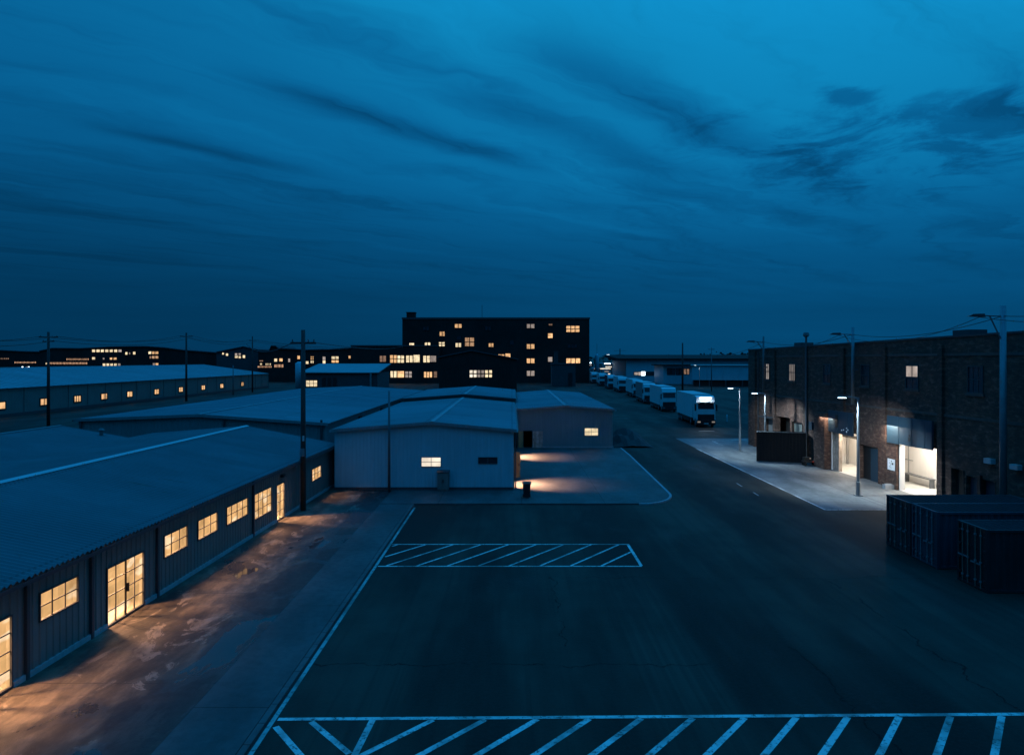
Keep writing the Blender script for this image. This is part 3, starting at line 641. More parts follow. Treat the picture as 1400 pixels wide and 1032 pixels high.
b = MB(); b.box(56.4, 74, 272, 290, 0, 6.9); b.build('wall', M['wall'], R3)
b = MB(); b.box(55.4, 75, 270, 291, 6.9, 7.3); b.build('canopy_roof', M['wall_blk'], R3)
px_win(R3, F, 56.4, 272, [(912.5, 922.5, 504, 512, 'glass', 2), (924.5, 933, 504, 512, 'glass', 2), (935, 942, 504.5, 511.5, 'lit_dim', 2)])
R2 = thing('loading_shed', 'long pale loading shed raised above a dark dock at the right of the trucks', 'shed', (62, 252, 0), R(-14)); F = Face((0, 0), (1, 0))
b = MB(); wall(b, F, 45, 2.1, 7.0, (), (5.2, [(0, 0), (4.9, 0), (4.95, .14), (5.15, .14)])); b.box(0, 45, .02, 14, 2.1, 6.98); b.build('wall', M['wall'], R2)
b = MB(); b.box(-.5, 45.5, -.5, 14.5, 7.02, 7.3); b.build('roof', M['cap'], R2)
b = MB(); b.box(.4, 44.6, 1.2, 13, 0, 2.08); b.build('dock', M['black'], R2)
for k in range(9):
    b = MB(); b.box(k * 5.4 + .2, k * 5.4 + .6, -.05, .4, 0, 2.08); b.build('dock_post', M['trim'], R2)
t = thing('silo', 'slim pale silo right beside the dark factory block', 'silo', (36, 310, 0)); b = MB(); b.tube([(0, 0, 0), (0, 0, 10.6), (0, 0, 11.6)], [.9, .9, .25], 16); b.build('silo_body', M['wall'], t, True); b = MB(); b.tube([(0, 0, 11.6), (0, 0, 16)], .06); b.build('silo_mast', M['wire'], t)
LC = thing('lit_canopy', 'brightly lit canopy with strips of lamps beyond the parked trucks', 'canopy'); b = MB()
b.box(42, 53, 345, 356, 7.2, 7.7); b.box(38, 46, 340, 350, 4.9, 5.3); b.build('canopy_roof', M['wall'], LC)
b = MB()
for x, y in ((42.4, 345.3), (52.6, 345.3), (47, 345.3), (42.4, 355.6), (52.6, 355.6), (38.3, 340.3), (38.3, 349.6)): b.box(x - .2, x + .2, y - .2, y + .2, 0, 7.2 if x > 42 else 4.9)
b.build('canopy_post', M['steel_d'], LC)
for (xa, xb, y, z, m) in ((43.5, 46.5, 344.9, 7.0, 'led_s'), (48, 52.5, 344.9, 6.6, 'lit_grey'), (44, 47, 344.7, 5.5, 'lit_white'), (48.5, 51, 344.7, 5.2, 'lit_grey'), (49, 53, 344.6, 4.2, 'lit_dim'), (38.2, 40.5, 339.9, 4.7, 'lit_grey'), (41, 45.8, 339.9, 4.7, 'lit_white'), (43, 45, 339.8, 3.4, 'lit_grey'), (44.6, 45.6, 339.7, 2.3, 'lit_white'), (35.5, 37, 339.9, 6.4, 'lit_grey')):
    b = MB(); b.box(xa, xb, y - .15, y, z, z + .42); b.build('strip_lamp', M[m], LC)

# ------------------------------------------------------------------ brick warehouse on the right
B = thing('brick_warehouse', 'long brown brick warehouse with lit loading bays and tall upper windows', 'warehouse', (25.2, 78, 0), math.atan(.058))
FB = Face((0, 0), (0, -1))
def fs(px): return (78 - 29.72 / ((px - 700) / 1000 + .058)) * 1.00168
top = lambda s: 10.0 + .45 * s / 39
bay1 = (fs(1229.6), fs(1281), .0, 4.6); bay2 = (fs(1136.8), fs(1171.5), .0, 4.4)
wins = [(fs(1047), fs(1052), 'lit_faint'), (fs(1078.5), fs(1087.5), 'lit_faint'), (fs(1125.6), fs(1136), 'glass'), (fs(1177), fs(1189), 'glass'), (fs(1238), fs(1256), 'half'), (fs(1322.7), fs(1344.5), 'glass'), (44.5, 46.0, 'glass')]
rec = (fs(1176), fs(1201), .0, 2.6); ddoor = (fs(1301), fs(1318.5), .0, 2.35); sh2 = (fs(1319.6) + .12, fs(1361), .0, 2.1)
dark1 = (fs(1062), fs(1080), .0, 3.6); pan1 = (fs(1083), fs(1097), .0, 3.35); door1 = (fs(1048), fs(1057), .0, 3.2)
holes = [(bay1[0], bay1[1], 0, 3.35), (bay2[0], bay2[1], 0, 3.3), rec, ddoor, sh2, dark1, pan1, door1] + [(a, c, 7.02, 8.66) for a, c, _ in wins]
w = MB(); LB = 53
wall(w, FB, LB, 0, top, holes, None, depth=.35)
w.quad((0, 0, 0), (0, 0, 10), (28, 0, 10), (28, 0, 0)); w.quad((0, -LB, 0), (28, -LB, 0), (28, -LB, top(LB)), (0, -LB, top(LB))); w.quad((28, 0, 0), (28, 0, 10), (28, -LB, top(LB)), (28, -LB, 0))
w.build('wall', M['brick'], B)
b = MB(); b.quad((.35, -.35, 9.4), (27.6, -.35, 9.4), (27.6, -LB + .35, 9.9), (.35, -LB + .35, 9.9)); b.build('roof', M['wall_far'], B)
b = MB(); n = 20
for i in range(n):
    s0, s1 = LB * i / n, LB * (i + 1) / n
    b.hexa([FB.pt(s0, top(s0), .06), FB.pt(s1, top(s1), .06), FB.pt(s1, top(s1), -.4), FB.pt(s0, top(s0), -.4), FB.pt(s0, top(s0) + .12, .06), FB.pt(s1, top(s1) + .12, .06), FB.pt(s1, top(s1) + .12, -.4), FB.pt(s0, top(s0) + .12, -.4)])
b.build('coping', M['trim'], B)
pil = [fs(1033), fs(1062) - .35, fs(1101.7), fs(1154) , fs(1210.8), fs(1288), 41.4, 47.6]
b = MB(); prev = 0
for z0, z1, o in ((9.25, 9.42, .05), (5.45, 5.62, .045)): b.fbox(FB, 0, LB, z0, z1, 0, o)
b.build('string_course', M['lintel'], B)
for s in pil:
    b = MB(); z_lo = 4.45 if bay2[0] < s < bay2[1] else 0
    b.fbox(FB, s - .22, s + .22, z_lo, 9.9, 0, .18); b.build('pilaster', M['brick'], B)
for a, c, kind in wins:
    if kind == 'half':
        wn = window(B, FB, a, c, 7.02, 8.66, 2, 2, 'glass', fr=.07, bar=.07, depth=.3)
        q = MB(); q.fbox(FB, a + .08, c - .08, 7.87, 8.58, -.01, -.004); q.build('lit_blind', M['lit_grey'], wn)
    else: window(B, FB, a, c, 7.02, 8.66, 2 if c - a < 1.3 else 3, 2, kind, fr=.07, bar=.06, depth=.3)
    q = MB(); q.fbox(FB, a - .12, c + .12, 6.88, 7.02, -.05, .1); q.build('sill', M['lintel'], B)
# bay rooms
def room(s0, s1, z1, d, power, tone, sx=0):
    r = MB(); a = FB.pt; w0 = s0; s0 -= sx
    r.quad(a(s0, .012, -.34), a(s0, z1, -.34), a(s0, z1, -d), a(s0, .012, -d)); r.quad(a(s1, .012, -.34), a(s1, .012, -d), a(s1, z1, -d), a(s1, z1, -.34))
    r.quad(a(s0, .012, -d), a(s0, z1, -d), a(s1, z1, -d), a(s1, .012, -d)); r.quad(a(s0, z1, -.34), a(s1, z1, -.34), a(s1, z1, -d), a(s0, z1, -d))
    o = r.build('bay_room', M['plaster'], B)
    f = MB(); f.quad(a(w0, .014, 0.02), a(s1, .014, 0.02), a(s1, .014, -.35), a(w0, .014, -.35)); f.quad(a(s0, .014, -.35), a(s1, .014, -.35), a(s1, .014, -d), a(s0, .014, -d))
    f.quad(a(s0, .014, -.345), a(s0, z1, -.345), a(w0, z1, -.345), a(w0, .014, -.345)); f.build('bay_floor', M['indoor'], o)
    lp = MB(); m = (s0 + s1) / 2; mo = (w0 + s1) / 2; lp.fbox(FB, m - 1, m + 1, z1 - .16, z1 - .06, -d * .5 - .08, -d * .5 + .08); lp.build('tube_lamp', M['led_s'], o)
    area(B, a(m, z1 - .25, -d / 2), a(m, 0, -d / 2 + .4), d * .5, power, tone, (s1 - s0) * .6)
    area(B, a(mo, z1 - .5, -.9), a(mo, 0.3, 1.6), .5, power * .36, tone, 1.5)  # second lamp added inside the doorway, aimed out to brighten the pavement
    return o
r1 = room(bay1[0], bay1[1], 4.5, 3.0, 800, (1, .93, .82), 5.0)
r2 = room(bay2[0], bay2[1], 4.3, 3.3, 600, (1, .88, .72), 4.0)
m1 = (bay1[0] + bay1[1]) / 2
t = thing('steel_bench', 'long low steel bench at the back of the brighter loading bay', 'bench', (0, 0, 0)); t.matrix_world = Matrix.Translation((25.2, 78, 0)) @ Matrix.Rotation(math.atan(.058), 4, 'Z')
q = MB(); q.fbox(FB, bay1[0] - 3.5, bay1[0] - .3, .6, .68, -2.8, -2.4); q.build('bench_top', M['steel_d'], t)
for sx in (bay1[0] - 3.4, bay1[0] - .45): q = MB(); q.fbox(FB, sx, sx + .07, .014, .6, -2.78, -2.42); q.build('leg', M['steel_d'], t)
q = MB(); q.fbox(FB, bay1[0] - 4.9, bay1[0] - 3.2, 1.55, 1.6, -2.985, -2.94); q.fbox(FB, bay1[0] - 3.75, bay1[0] - 3.7, .1, 4.3, -2.985, -2.93); q.build('wall_rail', M['trim_l'], r1)
q = MB(); q.fbox(FB, bay2[0] + .12, bay2[0] + 1.1, .014, 3.3, -.33, -.05); p = q.build('flaking_post', M['flaked'], B); p['label'] = 'flaking painted post at the left of the bay'
q = MB(); q.fbox(FB, bay2[0] + .0, bay2[0] + .12, .014, 3.2, -.33, .03); q.build('door_jamb', M['plaster'], B)
q = MB(); q.fbox(FB, bay1[0] + .0, bay1[0] + .1, .014, 3.25, -.33, .03); q.build('door_jamb', M['plaster'], B)
t2 = [bay2[0] - 3.05, bay2[0] - 2.9]; q = MB(); q.fbox(FB, t2[0], t2[1], .014, 4.28, -3.0, -2.85); q.build('column', M['trim_l'], r2)
q = MB(); q.fbox(FB, bay2[0] - 1.6, bay2[1] - .02, 2.6, 2.85, -1.7, -1.45); q.build('beam', M['black'], r2)
# half-raised shutters
def shutter(s0, s1, zl, zr, z1, proud, cols):
    q = MB(); n = int((s1 - s0) / .35); a = FB.pt
    for i in range(n):
        u, v = s0 + (s1 - s0) * i / n, s0 + (s1 - s0) * (i + 1) / n; lo = lambda x: zl + (zr - zl) * (x - s0) / (s1 - s0); e = proud if i % 4 else proud - .02
        q.hexa([a(u, lo(u), e), a(v - .004, lo(v), e), a(v - .004, lo(v), .19), a(u, lo(u), .19), a(u, z1, e), a(v - .004, z1, e), a(v - .004, z1, .19), a(u, z1, .19)])
    return q.build('roller_shutter', M[cols], B)
sA = shutter(fs(1218), fs(1281) - .05, 3.2, 3.25, 5.1, .32, 'shutter'); sA['label'] = 'half raised blue-grey roller shutter over the wide bay'
sB = shutter(bay2[0], bay2[1] - .1, 3.15, 3.1, 4.9, .3, 'shutter')
q = MB(); sm = fs(1249.5); q.fbox(FB, sm - .12, sm + .12, 3.55, 3.8, .322, .33); q.fbox(FB, sm - .08, sm + .08, 3.86, 4.0, .322, .33); q.build('stencil_mark', M['black'], sA)
q = MB(); sm = fs(1155)
for k, (a_, z_) in enumerate(((0, 3.4), (.3, 3.45), (.75, 3.35), (.95, 3.5), (.75, 3.62))): q.fbox(FB, sm + a_, sm + a_ + .16, z_, z_ + .1, .302, .31)
q.build('stencil_mark', M['paper'], sB)
q = MB(); q.fbox(FB, fs(1147), fs(1150.5), 3.6, 4.6, .302, .32); q.build('vision_panel', M['black'], sB)
q = MB(); q.fbox(FB, fs(1211.5) + .25, bay1[0] - .02, 0, 3.18, .002, .2); q.build('bay_pier', M['brick'], B)
q = MB(); q.fbox(FB, fs(1121), fs(1136), 0, 4.6, .002, .55); q.build('buttress', M['brick'], B)
def recess(h, m, d=.3, name='door'):
    q = MB(); q.fbox(FB, h[0], h[1], h[2] + .015, h[3], -d - .05, -d); return q.build(name, M[m], B)
d = recess(rec, 'black', .26, 'door'); q = MB(); q.fbox(FB, rec[0] + 1.15, rec[1] - .05, .02, 2.45, -.255, -.18); q.build('door_leaf', M['shutter'], d)
recess(ddoor, 'black'); recess(sh2, 'shutter', .25, 'roller_shutter'); recess(dark1, 'black', .9, 'door'); recess(pan1, 'wall_d', .2, 'roller_shutter'); d = recess(door1, 'wall_m', .2)
q = MB(); q.fbox(FB, door1[0] - .4, door1[1] + .4, 3.3, 3.4, .002, .7); q.build('door_canopy', M['trim'], B)
q = MB(); q.fbox(FB, (sh2[0] + sh2[1]) / 2 - .1, (sh2[0] + sh2[1]) / 2 + .14, .0, 2.3, -.2, .14); q.build('drain_pipe', M['black'], B)
for px, z, m in ((1112, 3.3, 'shutter'), (1356, 3.25, 'cap'), (1392, 3.2, 'cap')):
    q = MB(); s = fs(px); q.fbox(FB, s - .3, s + .3, z - .3 if m == 'shutter' else z - .14, z + .35 if m == 'shutter' else z + .14, .002, .28); q.build('electrical_box' if m == 'shutter' else 'wall_lamp', M[m], B)
q = MB(); s = fs(1101.7); q.tube([FB.pt(s + .3, 0, .12), FB.pt(s + .3, 11.0, .12)], .1); q.tube([FB.pt(s + .3, 11, .12), FB.pt(s + .3, 11.15, .12), FB.pt(s + .3, 11.4, .12)], [.12, .3, .22]); q.build('flue_pipe', M['steel_d'], B)
for px, wd in ((1292, .75), (1076, .7)):
    s = fs(px); q = MB(); q.fbox(FB, s - wd, s + wd, 9.5, top(s) + .5, -2.2, -1.0); q.build('roof_vent', M['wall_far'], B)
q = MB(); q.tube([FB.pt(fs(1038), 9.8, .1), FB.pt(fs(1038), .1, .1)], .07); q.build('downpipe', M['trim'], B)

t = thing('notice_board', 'white notice with faded black symbols on the pier left of the bright bay', 'notice'); t.matrix_world = Matrix.Translation((25.2, 78, 0)) @ Matrix.Rotation(math.atan(.058), 4, 'Z')
n0, n1 = fs(1217.6), fs(1227.4); q = MB(); q.fbox(FB, n0, n1, 1.3, 2.07, .202, .225); q.build('notice_sheet', M['paper'], t)
q = MB(); wd = n1 - n0
for (u, v, a_, c_) in ((.2, .62, .22, .03), (.2, .8, .03, .16), (.5, .74, .1, .14), (.58, .5, .24, .18), (.66, .62, .18, .05), (.24, .3, .2, .025), (.3, .2, .3, .025), (.42, .42, .04, .12)):
    q.fbox(FB, n0 + wd * u, n0 + wd * (u + a_), 1.3 + .77 * v, 1.3 + .77 * (v + c_), .226, .229)
q.build('symbols', M['ink'], t)
b = MB(); x, y, _ = at(1203, 668, 0.0512 * 1000); b.box(25.95, 26.6, 50.85, 51.3, .008, .3); b.box(26.05, 26.5, 50.95, 51.2, .3, .36)
tag(b.build('concrete_block', M['plinth']), 'small pale concrete block against the pier at the kerb of the brick warehouse', 'block')

# ------------------------------------------------------------------ shipping containers at the right
def container(name, label, loc, W, H, L, paint, rod='rodm'):
    t = thing(name, label, 'container', loc, 0, 'shipping containers side by side')      # doors face -x, W along y
    fr = MB(); c = .11
    for x in (0, L - c):
        for y in (0, W - c): fr.box(x, x + c, y, y + c, 0, H)
    for z in (.02, H - c): 
        fr.box(c, L - c, 0, c * .8, z, z + c * .9); fr.box(c, L - c, W - c * .8, W, z, z + c * .9); fr.box(0.005, c, c, W - c, z, z + c * .9); fr.box(L - c, L - .005, c, W - c, z, z + c * .9)
    fr.build('corner_frame', M[paint], t)
    sd = MB(); a = Face((c, .045), (1, 0)); wall(sd, a, L - 2 * c, .1, H - .08, (), RIB_BOX); a = Face((L - c, W - .045), (-1, 0)); wall(sd, a, L - 2 * c, .1, H - .08, (), RIB_BOX)
    a = Face((L - .04, c), (0, 1)); wall(sd, a, W - 2 * c, .1, H - .08, (), RIB_BOX); sd.build('side_panel', M[paint], t)
    rf = MB(); roof_plane(rf, (c * .8, .06, H - .03), (L - c * .8, .06, H - .03), (c * .8, W - .06, H - .03), (L - c * .8, W - .06, H - .03), (.28, [(0, 0), (.12, 0), (.15, .02), (.25, .02)])); rf.build('roof', M['con_roof'], t)
    for k in (0, 1):
        y0 = c + .01 if k == 0 else W / 2 + .005; y1 = W / 2 - .005 if k == 0 else W - c - .01
        d = MB(); n = 3
        d.box(.05, .08, y0, y1, .13, H - .13)
        for i in range(n + 1):
            z = .16 + (H - .42) * i / n; d.box(.03, .05, y0 + .04, y1 - .04, z, z + .1)
        dd = d.build('door', M[paint], t)
        for f in (.3, .72):
            y = y0 + (y1 - y0) * f; r = MB(); r.tube([(.0, y, .06), (.0, y, H - .05)], .022, 6); r.build('locking_rod', M[rod], dd)
            for z in (.3, 1.05, H - .35): q = MB(); q.box(-.03, .03, y - .05, y + .05, z, z + .07); q.build('rod_bracket', M['steel'], dd)
            q = MB(); q.box(-.045, -.02, y - .02, y + .24, .98 + .1 * k, 1.03 + .1 * k); q.build('handle', M['steel'], dd)
        for z in (.35, .95, 1.5, H - .4):
            yy = y0 if k == 0 else y1; q = MB(); q.box(-.01, .05, yy - .1, yy + .1, z, z + .09); q.build('hinge', M[paint], dd)
    return t
container('shipping_container', 'dull dark shipping container farthest back of the three at the right', (18.3, 33.6, .01), 2.15, 2.42, 6.06, 'con_d')
container('shipping_container', 'faded blue shipping container in the middle of the three at the right', (18.28, 31.45, .01), 2.0, 2.45, 6.06, 'con_b', 'steel')
container('shipping_container', 'black shipping container nearest the camera at the right edge', (18.3, 28.2, .01), 1.85, 2.44, 6.06, 'con_k')

# ------------------------------------------------------------------ vehicles
def wheel(par, x, y, z, r=.5, w=.3, side=-1):
    b = MB(); b.tube([(x - w / 2, y, z), (x - w / 2 + .03, y, z), (x + w / 2 - .03, y, z), (x + w / 2, y, z)], [r * .92, r, r, r * .92], 20); o = b.build('wheel', M['tyre'], par)
    q = MB(); xx = x + side * (w / 2 - .01); q.tube([(xx, y, z), (xx + side * .03, y, z)], [r * .55, r * .45], 14); q.build('rim', M['steel'], o)
def truck(name, label, lit=False):
    t = thing(name, label, 'truck', (0, 0, 0), 0, 'white trucks parked in a line')     # front faces -y
    W = 1.24
    b = MB(); b.box(-W, W, 2.75, 14.2, 1.15, 4.22)
    for k in range(9): b.box(-W - .012, -W, 3.2 + k * 1.25, 3.24 + k * 1.25, 1.2, 4.15); b.box(W, W + .012, 3.2 + k * 1.25, 3.24 + k * 1.25, 1.2, 4.15)
    b.build('trailer_box', M['white'], t)
    b = MB()
    b.box(-W - .02, W + .02, 2.73, 14.22, 4.22, 4.28); b.box(-W - .02, W + .02, 2.73, 14.22, 1.05, 1.15); b.build('trailer_rails', M['cap'], t)
    b = MB(); b.box(-.5, .5, .8, 14, .7, 1.04); b.box(-W + .05, -W + .15, 5.2, 10, .45, 1.0); b.box(W - .15, W - .05, 5.2, 10, .45, 1.0); b.box(-W + .1, W - .1, 13.9, 14.15, .5, .75); b.build('chassis', M['black'], t)
    b = MB(); w = 1.22                                       # cab with raked screen and roof fairing
    b.prism([(.12, .62), (.0, 1.0), (.0, 2.45), (.14, 3.3), (.28, 3.36), (.55, 4.0), (1.2, 4.16), (2.25, 4.16), (2.25, .8), (1.6, .8), (1.45, 1.12), (.75, 1.12), (.6, .62)], 'x', -w, w); b.build('cab', M['white'], t)
    b = MB(); b.hexa([(-w + .14, -.012, 2.42), (w - .14, -.012, 2.42), (w - .14, .05, 2.42), (-w + .14, .05, 2.42), (-w + .2, .125, 3.22), (w - .2, .125, 3.22), (w - .2, .2, 3.22), (-w + .2, .2, 3.22)]); b.build('windscreen', M['glass'], t)
    b = MB(); b.box(-w + .12, w - .12, -.03, .02, 1.0, 1.72); b.build('grille', M['black'], t)
    b = MB(); b.box(-w - .01, w + .01, -.08, .3, .32, .98); b.build('bumper', M['black'], t)
    b = MB(); b.box(-w + .05, w - .05, -.16, .1, 3.26, 3.36); b.build('sun_visor', M['trim'], t)
    for s in (-1, 1):
        b = MB(); b.box(s * .95 - .2, s * .95 + .2, -.1, -.07, .62, .8); b.build('headlight', M['head' if lit else 'steel'], t)
        b = MB(); x = s * (w + .18); b.box(x - .1, x + .1, .0, .1, 2.2, 3.0); b.box(min(x, s * w), max(x, s * w), .03, .07, 3.0, 3.05); b.build('mirror', M['black'], t)
        b = MB(); x = s * (w + .004); b.box(min(x, s * (w - .02)), max(x, s * (w - .02)), .5, 1.5, 2.3, 3.1); b.build('side_window', M['glass'], t)
        wheel(t, s * 1.05, 1.1, .5, .5, .3, s); wheel(t, s * 1.05, 4.2, .5, .5, .3, s)
        for y in (10.6, 11.9, 13.1): wheel(t, s * 1.05, y, .5, .5, .3, s)
    if lit:
        b = MB(); b.box(-.75, .75, .22, .36, 3.78, 3.98); b.build('roof_lamp_bar', M['led'], t)
        l = bpy.data.lights.new('lamp_bar', 'AREA'); l.shape = 'RECTANGLE'; l.size = 1.5; l.size_y = .15; l.energy = 60; l.color = (.8, .93, 1)
        o = bpy.data.objects.new('lamp_bar', l); COL.objects.link(o); o.parent = t; o.location = (0, -.05, 4.15); o.rotation_euler = (R(-35), 0, 0)
        b = MB(); b.box(-.3, .3, -.092, -.082, .45, .55); b.build('number_plate', M['paper'], t)
    return t
proto = truck('parked_truck', 'nearest white truck with a glowing lamp bar above its windscreen', True)
proto.location = (25.95, 97.8, .004); proto.rotation_euler.z = R(-2.2)
plain = truck('parked_truck', 'white truck parked directly behind the one with the lit lamp bar')
plain.location = (27.2, 126.5, .004); plain.rotation_euler.z = R(-2.2)
for (x, y, lab) in ((28.4, 151, 'third white truck back in the parked line, its dark wheels visible'), (29.9, 176, 'fourth white truck in the parked line, half hidden behind the third'), (30.6, 203, 'fifth truck in the parked line, level with the lit depot window'),
                    (30.9, 226, 'sixth truck in the parked line, small and half covered'), (31.0, 251, 'seventh truck in the parked line, near the dark factory corner'), (31.2, 276, 'last and smallest truck of the parked line beside the factory')):
    c = copy_tree(plain); c.location = (x + random.uniform(-.35, .35), y + random.uniform(-2, 2), .004); c.rotation_euler.z = R(random.uniform(-4, -.8)); c['label'] = lab
    if lab.startswith(('third', 'sixth')):
        for k in c.children:
            if k.name.startswith('trailer_box'): k.data = k.data.copy(); k.data.materials[0] = M['shutter' if lab[0] == 's' else 'wall_m']
b = MB(); b.box(23.6, 25.6, 92.0, 92.9, .005, .011); tag(b.build('drain_cover', M['black']), kind='structure')
# plain dark box container on the ground by the brick warehouse, and a low trolley beside it
t = thing('box_container', 'plain dark box container standing flat on the lit pavement by the brick warehouse', 'container', (21.75, 65.1, .012), R(-20)); L, DP, H = 4.1, 1.05, 2.6
fr = MB(); c = .1
for x in (0, L - c):
    for y in (0, DP - c): fr.box(x, x + c, y, y + c, 0, H)
for z in (.02, H - c):
    fr.box(c, L - c, 0, .08, z, z + .1); fr.box(c, L - c, DP - .08, DP, z, z + .1); fr.box(.005, .09, c, DP - c, z, z + .1); fr.box(L - .09, L - .005, c, DP - c, z, z + .1)
fr.build('corner_frame', M['box_d'], t)
sd = MB(); wall(sd, Face((c, .04), (1, 0)), L - 2 * c, .1, H - .08, (), RIB_BOX); wall(sd, Face((L - c, DP - .04), (-1, 0)), L - 2 * c, .1, H - .08, (), RIB_BOX)
wall(sd, Face((.04, DP - c), (0, -1)), DP - 2 * c, .1, H - .08, (), RIB_BOX); wall(sd, Face((L - .04, c), (0, 1)), DP - 2 * c, .1, H - .08, (), RIB_BOX); sd.build('side_panel', M['box_d'], t)
b = MB(); b.box(.05, L - .05, .05, DP - .05, H - .06, H - .02); b.build('roof', M['box_d'], t)
t = thing('platform_trolley', 'low dark platform trolley with a red reflector at the end of the dark box', 'trolley', (24.75, 62.0, .008))
b = MB(); b.box(0, 1.15, 0, .6, .32, .42); b.box(.05, .6, .08, .5, .42, .72); b.build('platform', M['black'], t)
b = MB(); b.tube([(1.1, .08, .42), (1.1, .08, .98), (1.1, .52, .98), (1.1, .52, .42)], .025, 6); b.build('push_bar', M['steel_d'], t)
for xx in (.15, 1.0):
    for yy in (.06, .54): b = MB(); b.tube([(xx, yy - .03, .14), (xx, yy + .03, .14)], .13, 14); b.build('wheel', M['tyre'], t)
b = MB(); b.box(.7, 1.1, -.02, .0, .34, .4); b.build('reflector', M['red'], t)  # red shine of the reflector is put in as emission
b = MB(); b.box(.5, .62, .06, .08, .6, .68); b.build('marker_lamp', M['lit_grey'], t)

# ------------------------------------------------------------------ poles, lamps, wires
def street_lamp(label, x, y, h, arm=1.0, power=900, name='street_lamp', spot=True, aim=(.4, .1, -1)):
    t = thing(name, label, 'street lamp', (x, y, .008), 0, 'lamp posts along the brick warehouse')
    b = MB(); b.tube([(0, 0, 0), (0, 0, .9), (0, 0, .92), (0, 0, h)], [.13, .13, .1, .075], 12); b.build('post', M['steel'], t, False)
    b = MB(); b.box(-.22, .22, -.22, .22, 0, .04); b.build('base_plate', M['steel_d'], t)
    b = MB(); b.tube([(0, 0, h - .06), (-arm * .5, 0, h + .03), (-arm, 0, h + .05)], [.05, .045, .04]); b.build('arm', M['steel'], t)
    b = MB(); b.prism([(-arm - .45, h + .02), (-arm + .12, h + .0), (-arm + .1, h + .12), (-arm - .3, h + .12)], 'y', -.16, .16); hd = b.build('lamp_head', M['steel_d'], t)
    b = MB(); b.box(-arm - .4, -arm + .05, -.13, .13, h - .035, h - .005); b.build('lamp_lens', M['led'], hd)
    if spot:
        l = bpy.data.lights.new('lamp_light', 'SPOT'); l.energy = power; l.color = (.6, .84, 1); l.spot_size = R(130); l.spot_blend = .55; l.shadow_soft_size = .12
        o = bpy.data.objects.new('lamp_light', l); COL.objects.link(o); o.parent = t; o.location = (-arm - .15, 0, h - .12); o.rotation_euler = Vector(aim).to_track_quat('-Z', 'Y').to_euler()
    return t
street_lamp('lit street lamp between the two bright loading bays, nearest of its row', 22.96, 48.5, 6.5, .9, 2150, aim=(.3, .42, -1))
street_lamp('lit street lamp rising behind the plain dark box container', 23.1, 66.7, 5.95, .8, 2000)
street_lamp('lit street lamp just left of the warehouse far corner', 22.5, 72.2, 6.2, .75, 700)
street_lamp('small lit street lamp far off in front of the long loading shed', 60.5, 236, 7.25, 1.2, 600)

def utility_pole(label, x, y, h, r=.13, cross=(), mat='wood', name='utility_pole', group='utility poles', arm_z=.7):
    t = thing(name, label, 'pole', (x, y, 0), 0, group)
    b = MB(); b.tube([(0, 0, 0), (0, 0, h)], [r * 1.15, r * .8], 10); b.build('pole', M[mat], t, True)
    for dz, half in cross:
        b = MB(); b.box(-half, half, -.06, .06, h - dz - .06, h - dz + .06); ca = b.build('cross_arm', M['wood'], t)
        for sx in (-half * .85, half * .85, half * .4): q = MB(); q.tube([(sx, 0, h - dz + .06), (sx, 0, h - dz + .22)], [.05, .035], 8); q.build('insulator', M['steel_d'], ca)
    return t
p = utility_pole('tall dark timber utility pole at the corner of the long lit shed', -12.42, 43.5, 10.78, .15, ((.78, .75),))
q = MB(); q.tube([(0.05, -.16, 4.2), (.05, -.16, 4.5)], .07); q.build('junction_box', M['cap'], p)
q = MB(); q.box(-.12, .12, -.28, -.14, 3.3, 3.75); q.build('switch_box', M['steel'], p)
q = MB(); q.tube([(-.16, -.1, 0.05), (-.16, -.1, 3.2)], .03); q.build('cable_duct', M['steel'], p)
utility_pole('slim dark pole in front of the pale gabled shed', -8.35, 49.7, 6.9, .085, (), 'steel_d', 'slim_pole')
utility_pole('utility pole with a cross-arm farthest left against the far long shed', -63, 99.4, 12.8, .2, ((.7, 1.3), (1.3, .8)))
utility_pole('utility pole standing midway along the far long shed', -70.8, 159, 14.9, .22, ((.8, 1.4),))
utility_pole('utility pole at the far end of the far long shed', -72.4, 204, 15.6, .2, ((1.2, .9),))
utility_pole('short thin pole near the far end of the far long shed', -71.3, 187, 7.6, .13, ((.6, .8),), 'steel_d', 'slim_pole')
utility_pole('dark utility pole rising behind the line of white trucks', 51.3, 220, 14.1, .26)
utility_pole('thin pale pole with a short arm behind the nearest truck', 57.0, 209, 12.6, .13, ((.6, .9),), 'steel_d')
utility_pole('distant pole over the depot roof near the parked trucks', 62, 420, 15.5, .35, ((1.2, 3.5), (3.5, 2.5)))
utility_pole('farthest tiny pole behind the lit canopy', 44, 450, 15, .3, ((1.0, 3),))
def arm_pole(label, x, y, h, r, armlen, drop, zlow=0, mat='steel_d'):
    t = thing('lamp_pole', label, 'pole', (x, y, 0), 0, 'tall poles along the brick warehouse')
    b = MB(); b.tube([(0, 0, zlow), (0, 0, h)], [r * 1.1, r * .9], 12); b.build('pole', M[mat], t, True)
    b = MB(); b.tube([(0, 0, h - .55), (-armlen, 0, h - .5)], .045, 8); b.tube([(0, 0, h - drop), (-armlen * .62, 0, h - .52)], .04, 8); b.build('bracket_arm', M[mat], t)
    b = MB(); b.prism([(-armlen - .75, h - .56), (-armlen + .15, h - .6), (-armlen + .1, h - .42), (-armlen - .5, h - .44)], 'y', -.14, .14); b.build('lamp_head', M['trim'], t)
    if zlow:
        for z in (zlow + .3, zlow + 2.6): b = MB(); b.box(0, .75, -.06, .06, z, z + .12); b.build('wall_bracket', M['steel_d'], t)
    return t
arm_pole('tall thick unlit lamp pole at the right edge behind the containers', 25.85, 38.5, 11.85, .165, 1.15, 2.0, mat='steel')
